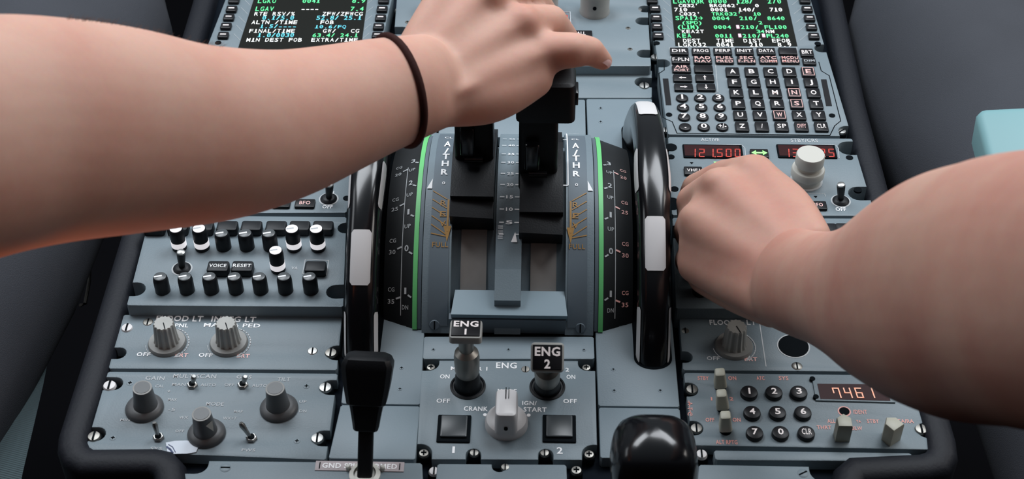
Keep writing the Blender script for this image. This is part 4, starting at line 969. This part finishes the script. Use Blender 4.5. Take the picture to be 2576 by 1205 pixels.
# ------------------------------------------------------------------ thrust levers
def thrust(sg, la, cov_end, xq, xc, hx, label):
    xa, xb = xq - .0142, xq + .0142
    t = thing('thrust_lever', A(xc, RQ - .01, la), label, 'throttle lever', 'thrust levers')
    c = MB(); arcstrip(c, xa, xb, RQ + .004, RQ + .004, la - 30, la - 9, 12, 0, rin=RQ - .009); arcstrip(c, xa, xb, RQ + .015, RQ + .015, la - 9, cov_end - 6, 24, 0, rin=RQ - .009)
    arcstrip(c, xa, xb, RQ + .012, RQ + .009, cov_end - 6, cov_end, 6, 0, rin=RQ - .009)
    link('dust_cover', c, 'black', t)
    def fr(a): er = Vector((0, math.cos(R(a)), math.sin(R(a)))); return er, X.cross(er) * -1
    er, ea = fr(la); base = A(xc, RQ - .005, la)
    link('lever_arm', MB().box(base, .0265, .026, .080, ex=X, ey=ea, ez=er, ch=.002, taper=.97), 'black', t)
    link('reverser_latch', MB().box(A(xc - .004, RQ + .024, la + 6.6), .010, .006, .022, ex=X, ey=ea, ez=er, ch=.0015).tube([A(xc - .006, RQ + .021, la + 8), A(xc + .006, RQ + .021, la + 8)], .0022, n=12), 'gloss', t)
    h = MB().box(A(hx, .183, la + 2), .0385, .026, .030, ex=X, ey=ea, ez=er, ch=.0030)
    link('grip_head', h, 'black', t)
    link('button_plate', MB().box(A(hx + sg * .0193, .196, la + 3), .0022, .012, .010, ex=X, ey=ea, ez=er, ch=.0006), 'gloss', t)
    return t
thrust(-1, 88, ang_at(549, RQ + .010), -.0245, -.0240, -.0290, 'left black thrust lever, its head hidden beneath the left hand')
thrust(1, 93, ang_at(588, RQ + .010), .0210, .0185, .0228, 'right black thrust lever with its square head showing below the little finger')

# ------------------------------------------------------------------ speedbrake lever
b0 = W(918, 1196, 0); top = W(926, 905, .062)
t = thing('speedbrake_lever', b0, 'matt black tapered speedbrake lever standing left of the engine panel', 'lever')
d = (top - b0); L = d.length; ez = d.normalized(); ex = (X - ez * X.dot(ez)).normalized(); ey = ez.cross(ex)
link('shaft', MB().box(b0 - ez * .004, .0092, .006, L * .62, ex=ex, ey=ey, ez=ez, ch=.001), 'black', t)
def along(v_, lo=0.0, hi=1.15):
    for i in range(200):
        k = lo + (hi - lo) * i / 199
        if px(b0 + d * k)[1] <= v_: return k * L
    return hi * L
k1, k2, k3 = along(1076), along(1012), along(925)
def sec(kk, wd, th): c_ = b0 + ez * kk; return [c_ + ex * (sx * wd / 2) + ey * (sy * th / 2) for sx, sy in ((-1, -.7), (-.8, -1), (.8, -1), (1, -.7), (1, .7), (.8, 1), (-.8, 1), (-1, .7))]
def hull(mb, secs, mi=0):
    n = len(secs[0]); vs = [p for s__ in secs for p in s__]; fs = [(k * n + i, k * n + (i + 1) % n, (k + 1) * n + (i + 1) % n, (k + 1) * n + i) for k in range(len(secs) - 1) for i in range(n)]
    fs += [tuple(reversed(range(n))), tuple(range((len(secs) - 1) * n, len(secs) * n))]; return mb.add(vs, fs, mi)
link('neck', hull(MB(), [sec(k1 - .001, .0135, .010), sec(k1, .0150, .011), sec((k1 + k2) / 2, .0175, .012), sec(k2, .0205, .013)]), 'black', t)
link('grip_head', hull(MB(), [sec(k2 - .001, .0215, .014), sec(k2, .0235, .016), sec((k2 + k3) / 2, .0275, .018), sec(k3, .0302, .020), sec(k3 + .003, .0304, .020), sec(k3 + .0065, .0270, .018), sec(k3 + .008, .0225, .014)]), 'black', t)
link('collar', MB().lathe(b0, [(.0095, -.001), (.0095, .0016), (.0068, .0026), (.0068, .001)], n=32), 'ivory', t)['label'] = 'pale ring at the foot'
for sx in (-1, 1): link('stop_pin', MB().lathe(b0 + Vector((sx * .0105, .0045, 0)), [(.0016, -.001), (.0016, .003), (.001, .0036)], n=14), 'ivory', t)

# ------------------------------------------------------------------ flap lever knob
tp_ = W(1650, 1112, .062); fb = Vector((tp_.x, tp_.y - .030, 0))
t = thing('flap_lever', fb, 'large glossy black flap lever knob at the bottom, right of the engine panel', 'lever')
kn = MB(); c0 = W(1648, 1112, .062); ns = 40; rr_ = 111 * mpp(c0)
fwd = Vector((0, .18, .98)).normalized(); e1 = X; e2 = fwd.cross(e1)
def sq(a, ax, ay, p=.62):
    c_, s_ = math.cos(a), math.sin(a); return e1 * (ax * math.copysign(abs(c_) ** p, c_)) + e2 * (ay * math.copysign(abs(s_) ** p, s_))
prof = [(.55, -.034), (.80, -.030), (.93, -.020), (1.0, -.008), (.985, .000), (.945, .0065), (.87, .0112), (.72, .0155), (.52, .0188), (.28, .0210), (.04, .0218)]
vs = [c0 + fwd * (z_ - .010) + sq(2 * math.pi * i / ns, rr_ * r_, rr_ * 1.02 * r_) for r_, z_ in prof for i in range(ns)]
fs = [(k * ns + i, k * ns + (i + 1) % ns, (k + 1) * ns + (i + 1) % ns, (k + 1) * ns + i) for k in range(len(prof) - 1) for i in range(ns)]
fs += [tuple(reversed(range(ns))), tuple(range((len(prof) - 1) * ns, len(prof) * ns))]
kn.add(vs, fs); link('knob', kn, 'gloss', t, smooth=1.2)
link('shaft', MB().tube([Vector((c0.x, c0.y - .012, -.002)), c0 - fwd * .030], .005, n=16), 'black', t)
lp = MB(); pts = [c0 + fwd * (-.030) + sq(a_, rr_ * .98, rr_ * .98) for a_ in [R(180 + 10 * i) for i in range(0, 7)]]
lp.tube(pts, .0013, n=8); link('white_trim', lp, 'white', t)['label'] = 'thin white line along the lower left rim'

# ------------------------------------------------------------------ people: arms as one continuous skin each
def body_from(name, mb, skin, voxel, label, smooth=8):
    me = bpy.data.meshes.new(name); me.from_pydata([tuple(v) for v in mb.v], [], mb.f); me.update()
    bm = bmesh.new(); bm.from_mesh(me); bmesh.ops.recalc_face_normals(bm, faces=bm.faces); bm.to_mesh(me); bm.free()
    o = bpy.data.objects.new(name, me); COL.objects.link(o)
    r = o.modifiers.new('r', 'REMESH'); r.mode = 'VOXEL'; r.voxel_size = voxel; r.use_smooth_shade = True
    s_ = o.modifiers.new('s', 'SMOOTH'); s_.factor = 0.6; s_.iterations = smooth
    dg = bpy.context.evaluated_depsgraph_get(); dg.update()
    m2 = bpy.data.meshes.new_from_object(o.evaluated_get(dg)); o.modifiers.clear(); o.data = m2
    m2.materials.clear(); m2.materials.append(M[skin]); m2.shade_smooth()
    return tag(o, label, 'person')
DM = None; FS = 1.09
def QM(u, v, d): return Q(u, v, DM(d))
def limb(mb, secs, flat=0.8, n=32):
    """secs: (u, v, depth, half width in photo px[, flatness]) along a limb"""
    secs = [tuple(s_) + ((flat,) if len(s_) == 4 else ()) for s_ in secs]; fine = []
    for i in range(len(secs) - 1):
        p0, p1, p2, p3 = secs[max(i - 1, 0)], secs[i], secs[i + 1], secs[min(i + 2, len(secs) - 1)]
        for k in range(5):
            f = k / 5; fine.append(tuple(.5 * (2 * b + (c - a) * f + (2 * a - 5 * b + 4 * c - d) * f * f + (3 * b - a - 3 * c + d) * f ** 3) for a, b, c, d in zip(p0, p1, p2, p3)))
    secs = fine + [secs[-1]]
    P = [QM(s_[0], s_[1], s_[2]) for s_ in secs]; out = []
    for i, s_ in enumerate(secs):
        t = (P[min(i + 1, len(P) - 1)] - P[max(i - 1, 0)]).normalized()
        vd = (P[i] - CAM).normalized(); ea = t.cross(vd).normalized(); eb = t.cross(ea).normalized()
        r = s_[3] * DM(s_[2]) / FOC; fl_ = s_[4] if len(s_) > 4 else flat
        out.append((P[i], ea, r, eb, r * fl_))
    return mb.loft(out, n)
def finger(mb, pts, n=16):
    """pts: (u, v, depth, radius m)"""
    P = [QM(a[0], a[1], a[2]) for a in pts]; Rr = [a[3] * FS for a in pts]; PP, RR = [], []
    for i in range(len(P) - 1):
        for k in range(3): f = k / 3; PP.append(P[i].lerp(P[i + 1], f)); RR.append(Rr[i] * (1 - f) + Rr[i + 1] * f)
    PP.append(P[-1]); RR.append(Rr[-1])
    d = (PP[-1] - PP[-2]).normalized(); PP += [PP[-1] + d * RR[-1] * .55, PP[-1] + d * RR[-1] * .85]; RR += [RR[-1] * .82, RR[-1] * .45]
    mb.tube(PP, RR, n=n)
    for p, r in zip(P, Rr): mb.add(*ball(p, r * 1.02))
def ball(c, r, n=14, m=9):
    vs = [c + Z * r]; fs = []
    for j in range(1, m):
        g = math.pi * j / m
        for i in range(n): a = 2 * math.pi * i / n; vs.append(c + Vector((math.cos(a) * math.sin(g), math.sin(a) * math.sin(g), math.cos(g))) * r)
    vs.append(c - Z * r)
    for i in range(n): fs.append((0, 1 + i, 1 + (i + 1) % n)); fs.append((1 + (m - 2) * n + i, len(vs) - 1, 1 + (m - 2) * n + (i + 1) % n))
    for j in range(m - 2):
        for i in range(n): a, b_ = 1 + j * n + i, 1 + j * n + (i + 1) % n; fs.append((a, a + n, b_ + n, b_))
    return vs, fs

# left pilot: right hand closed over the thrust levers
DM = lambda d: .66 + (d - .45) * 1.577 if d <= .58 else .865 + (d - .58)
mb = MB()
limb(mb, [(-1150, 500, .36, 330), (-780, 450, .378, 326), (-420, 400, .40, 320), (-200, 372, .425, 318), (0, 338, .45, 302), (160, 328, .468, 283), (320, 330, .487, 262), (480, 338, .505, 233), (600, 332, .518, 213), (720, 312, .532, 190), (830, 280, .545, 168), (930, 248, .558, 150), (1030, 220, .57, 133), (1085, 205, .577, 124, .62)], flat=.78)
# palm: four metacarpal rays plus the edge of the hand
mc = [((1050, 138, .592), (1155, -45, .612)), ((1062, 180, .586), (1225, -8, .607)), ((1085, 222, .581), (1312, 62, .604)), ((1105, 258, .577), (1378, 132, .604))]
def rays(mb, mc, r0, r1, fl_):
    for i in range(len(mc)):
        for h in (0, .5):
            if h and i == len(mc) - 1: continue
            a = mc[i][0]; b_ = mc[i][1]
            if h: a = tuple((p + q) / 2 for p, q in zip(a, mc[i + 1][0])); b_ = tuple((p + q) / 2 for p, q in zip(b_, mc[i + 1][1])); b_ = (b_[0] - 4, b_[1] + 4, b_[2] + .0015)
            limb(mb, [(*a, r0, fl_), ((a[0] + b_[0]) / 2, (a[1] + b_[1]) / 2, (a[2] + b_[2]) / 2 - .0015, (r0 + r1) / 2 + 2, fl_), (*b_, r1 * (.88 if h else 1), fl_ + .05)])
rays(mb, mc, 62, 56, .80)
limb(mb, [(1115, 255, .581, 66, .8), (1235, 243, .589, 68, .8), (1345, 188, .601, 58, .8)])
limb(mb, [(1070, 160, .605, 60), (1190, 120, .618, 80), (1280, 110, .632, 70)])     # ball of the palm behind
# knuckle ridges and tendons
for i, (a, b_) in enumerate(mc):
    pts = []
    for k in (0.15, .4, .7, .95): pts.append((a[0] + (b_[0] - a[0]) * k, a[1] + (b_[1] - a[1]) * k - 4, a[2] + (b_[2] - a[2]) * k - .0095 - (.0012 if k > .8 else 0), .0024 + .0012 * k))
    finger(mb, pts, 10)
for (u, v, d, r) in ((1316, 58, .601, .0112), (1232, -12, .603, .0116), (1380, 124, .602, .0104)): mb.add(*ball(QM(u, v, d), r * FS))
# fingers: ring, middle and index wrap the far side of the lever heads, little finger lies over the right one
finger(mb, [(1312, 62, .604, .0112), (1384, 56, .622, .0104), (1425, 105, .652, .0088), (1400, 150, .668, .0080)])
finger(mb, [(1225, -8, .607, .0115), (1318, -30, .622, .0105), (1370, 40, .655, .0090), (1345, 120, .675, .0082)])
finger(mb, [(1155, -45, .612, .0112), (1210, -100, .625, .0102), (1240, -30, .660, .0088), (1225, 60, .680, .0080)])
finger(mb, [(1374, 130, .602, .0112), (1440, 126, .600, .0102), (1484, 128, .606, .0086), (1518, 154, .616, .0060)])
finger(mb, [(1085, 130, .600, .0130), (1105, 60, .625, .0115), (1130, 40, .650, .0100), (1170, 90, .672, .0090)])   # thumb round the left lever
pl = body_from('person', mb, 'skin', .0016, 'bare left forearm with dark wrist band, hand resting on the thrust levers', 30)
# wrist band lying on the skin
me = pl.data; bvh = BVHTree.FromPolygons([v.co.copy() for v in me.vertices], [tuple(p.vertices) for p in me.polygons])
def band_ring(mid, chord, bulge, back, n=44):
    ctr = QM(*mid); e1 = QM(mid[0] + chord[0], mid[1] + chord[1], mid[2]) - ctr; near = QM(mid[0] + bulge[0], mid[1] + bulge[1], mid[2] - back) - ctr
    out = []
    for i in range(n):
        a = 2 * math.pi * i / n; d = (e1.normalized() * math.cos(a) + near.normalized() * math.sin(a)).normalized()
        h = bvh.ray_cast(ctr + d * .12, -d)
        if h[0] is not None: out.append(h[0] + d * .0008)
    return out
ring = band_ring((1000, 228, .566), (-44, -134), (96, 6), .020)
bd = link('wrist_band', MB().tube(ring, .0023, n=10, closed=True), 'band', pl, smooth=1.5); bd['label'] = 'thin dark brown elastic band'
def put_nail(parent, at, nrm, along_, w_, l_):
    c = QM(*at); nrm = nrm.normalized(); al = (along_ - nrm * along_.dot(nrm)).normalized(); sd = al.cross(nrm); mb = MB()
    vs = []; 
    for j in range(7):
        for i in range(7):
            a = -1 + 2 * i / 6; b_ = -1 + 2 * j / 6; k = 1 - .12 * b_ * b_ * (b_ > 0)
            vs.append(c + sd * (a * w_ * k) + al * (b_ * l_ * (1 - .15 * a * a)) + nrm * (-.0022 * a * a - .0008 * b_ * b_))
    mb.add(vs, [(j * 7 + i, j * 7 + i + 1, (j + 1) * 7 + i + 1, (j + 1) * 7 + i) for j in range(6) for i in range(6)]); link('fingernail', mb, 'nail', parent, smooth=1.5)
put_nail(pl, (1530, 146, .6095), -CF * .5 + CR * .8 + CUP * .35, QM(1518, 154, .616) - QM(1484, 128, .606), .0042, .0052)
# arm hairs standing off the upper edge
hr = MB(); cnt = 0
for i in range(6000):
    u = random.uniform(165, 560); h = bvh.ray_cast(CAM, (QM(u, random.uniform(20, 170), 1) - CAM).normalized())
    if h[0] is None: continue
    nr = h[1].normalized()
    if nr.dot(CUP) < .93: continue
    p = h[0]; d = (nr * .55 + CR * random.uniform(.2, .9) + Vector([random.uniform(-.3, .3) for _ in range(3)])).normalized(); L = random.uniform(.002, .0045)
    sd = d.cross(CF).normalized() * .00007; a, b_, c_ = p - d * .0005, p + d * L * .6 + nr * .0004, p + d * L
    hr.add([a - sd, a + sd, b_ + sd * .7, b_ - sd * .7, c_], [(0, 1, 2, 3), (3, 2, 4)]); cnt += 1
o = link('arm_hair', hr, 'hair', pl, smooth=0); o['kind'] = 'stuff'

# right pilot: left hand reaching down to the radio keys
DM = lambda d: .60 + (d - .415) * 1.84 if d <= .57 else .885 + (d - .57)
mb = MB()
limb(mb, [(3600, 700, .300, 440), (3200, 720, .330, 420), (2900, 735, .36, 395), (2740, 735, .385, 375), (2576, 728, .415, 352), (2480, 735, .435, 336), (2390, 740, .455, 316), (2300, 745, .475, 275), (2220, 745, .495, 225), (2150, 738, .515, 178), (2090, 728, .535, 150), (2030, 715, .555, 138), (1985, 700, .570, 132, .7)], flat=.76)
mc2 = [((2010, 600, .590), (1890, 436, .640)), ((1985, 640, .585), (1806, 470, .636)), ((1960, 690, .585), (1752, 556, .640)), ((1935, 745, .590), (1750, 655, .648))]
mc2 = [((2012, 600, .596), (1890, 436, .650)), ((1985, 640, .588), (1806, 470, .644)), ((1960, 690, .583), (1752, 556, .640)), ((1935, 745, .582), (1750, 655, .642))]
rays(mb, mc2, 68, 58, .74)
limb(mb, [(1950, 780, .590, 50, .8), (1860, 735, .625, 56, .8), (1770, 690, .650, 50, .8)])
limb(mb, [(1990, 650, .61, 80), (1880, 590, .655, 90), (1810, 560, .675, 80)])
limb(mb, [(2045, 600, .590, 50, .9), (1990, 520, .620, 54, .9), (1925, 462, .650, 50, .9)])
for i, (a, b_) in enumerate(mc2):
    pts = []
    for k in (0.35, .6, .8, .96): pts.append((a[0] + (b_[0] - a[0]) * k, a[1] + (b_[1] - a[1]) * k, a[2] + (b_[2] - a[2]) * k - .0105, .0020 + .0010 * k))
    finger(mb, pts, 10)
for (u, v, d, r) in ((1888, 434, .647, .0106), (1804, 466, .641, .0108), (1752, 556, .638, .0104), (1748, 655, .641, .0096)): mb.add(*ball(QM(u, v, d), r * FS))
finger(mb, [(1890, 436, .650, .0118), (1822, 446, .672, .0112), (1752, 474, .700, .0100), (1738, 494, .722, .0084)])
finger(mb, [(1806, 470, .644, .0118), (1745, 508, .668, .0112), (1740, 536, .694, .0098), (1770, 550, .706, .0084)])
finger(mb, [(1752, 556, .640, .0116), (1737, 582, .672, .0110), (1750, 598, .690, .0094), (1785, 600, .698, .0084)])
finger(mb, [(1750, 655, .642, .0108), (1736, 655, .666, .0100), (1752, 662, .680, .0086), (1790, 655, .686, .0076)])
finger(mb, [(2000, 610, .605, .0140), (1950, 560, .650, .0120), (1890, 520, .690, .0105), (1840, 505, .715, .0092)])
pr = body_from('person', mb, 'skin2', .0016, 'bare forearm from the right with a closed hand pressing the radio keys', 30)

# trouser legs beside the console, seats and belts
def leg(parent, secs, name='trouser_leg'):
    P = [Vector(s_[:3]) for s_ in secs]; out = []
    for i, s_ in enumerate(secs):
        t = (P[min(i + 1, len(P) - 1)] - P[max(i - 1, 0)]).normalized(); ea = t.cross(Z).normalized(); eb = ea.cross(t).normalized(); out.append((P[i], ea, s_[3], eb, s_[4]))
    mb = MB().loft(out, 64)
    # cloth folds pushed in and out
    for v in mb.v:
        k = .0016 * math.sin(v.y * 42 + v.x * 15 + math.sin(v.z * 30) * 1.5) + .0012 * math.sin(v.x * 70 + v.y * 18); v.z += k; v.x += k
    return link(name, mb, 'trouser', parent, smooth=1.5)
def leg_edge(sg, pts, z=-.02, r=.095):
    """pts: photo positions of the inner outline of the thigh, from the near end to the knee"""
    out = []
    for i, (u, v, rr) in enumerate(pts):
        c = W(u, v, z); out.append((c.x + sg * rr, c.y, z - .01, rr, rr * .95))
    return out
leg(pr, leg_edge(1, [(2560, 1250, .10), (2420, 850, .10), (2290, 470, .098), (2205, 320, .097), (2152, 200, .096), (2130, 100, .094), (2160, -10, .088), (2230, -80, .075)]))
leg(pl, leg_edge(-1, [(-150, 1250, .10), (30, 950, .10), (120, 780, .098), (195, 640, .097), (300, 400, .096), (400, 180, .095), (425, 90, .093), (400, 0, .088), (330, -80, .075)]))
for sg, side in ((-1, 'left'), (1, 'right')):
    t = thing('pilot_seat', (sg * .62, -.35, -.64), 'dark pilot seat cushion at the lower %s, under the seat belt' % side, 'seat')
    link('cushion', MB().box((sg * .62, -.32, -.30), .40, .52, .13, ch=.03), 'seat', t); link('pedestal_foot', MB().box((sg * .62, -.32, -.64), .26, .34, .34, ch=.01), 'seat', t)
def strap(pts, wd, label, up):
    mb = MB(); P = [Vector(p) for p in pts]; vs = []; n = len(P)
    for i in range(n):
        t = (P[min(i + 1, n - 1)] - P[max(i - 1, 0)]).normalized(); sd = t.cross(up).normalized(); nn = sd.cross(t).normalized(); w_ = wd / 2 * (1 if i > 2 else (.35, .6, .85)[i])
        vs += [P[i] - sd * w_, P[i] + sd * w_, P[i] + sd * w_ - nn * .0016, P[i] - sd * w_ - nn * .0016]
    fs = [(4 * i + k, 4 * i + (k + 1) % 4, 4 * i + 4 + (k + 1) % 4, 4 * i + 4 + k) for i in range(n - 1) for k in range(4)] + [(3, 2, 1, 0), (4 * n - 4, 4 * n - 3, 4 * n - 2, 4 * n - 1)]
    return tag(link('seat_belt', mb.add(vs, fs), 'belt', smooth=1.0), label, 'seat belt')
strap([W(118, 800, -.10), W(100, 880, -.08), W(72, 960, -.065), W(40, 1060, -.055), W(10, 1180, -.05), W(-20, 1330, -.05)], .024, 'grey-blue ribbed seat belt strap at the lower left edge', Vector((.45, -.2, 1)).normalized())
strap([W(2470, 1060, -.12), W(2500, 1100, -.12), W(2535, 1160, -.12), W(2570, 1230, -.12), W(2610, 1320, -.12)], .026, 'dark grey-blue seat belt strap at the lower right corner', Vector((-.3, -.2, 1)).normalized())
tag(link('seat_rail', MB().tube([W(226, 655, -.16), W(224, 710, -.16), W(214, 764, -.16), W(203, 768, -.165)], .0016, n=8), 'brass'), 'thin glinting metal rail strip between seat and console at the left', 'rail')
# turquoise case lying above the right pilot's leg
cc = W(2695, 372, .112); k_ = depth(cc) / .83; ez = Vector((-.10, -.10, 1)).normalized(); ex = Vector((.995, -.02, .03)); ex = (ex - ez * ex.dot(ez)).normalized(); ey = ez.cross(ex)
tc_ = MB().box(cc - ez * .024, .0950 * k_, .070 * k_, .026, ex=ex, ey=ey, ez=ez, ch=.0050)
tag(link('plastic_case', tc_, 'turq', smooth=.9), 'pale turquoise rounded plastic case on the dark trouser leg behind the right forearm', 'case')
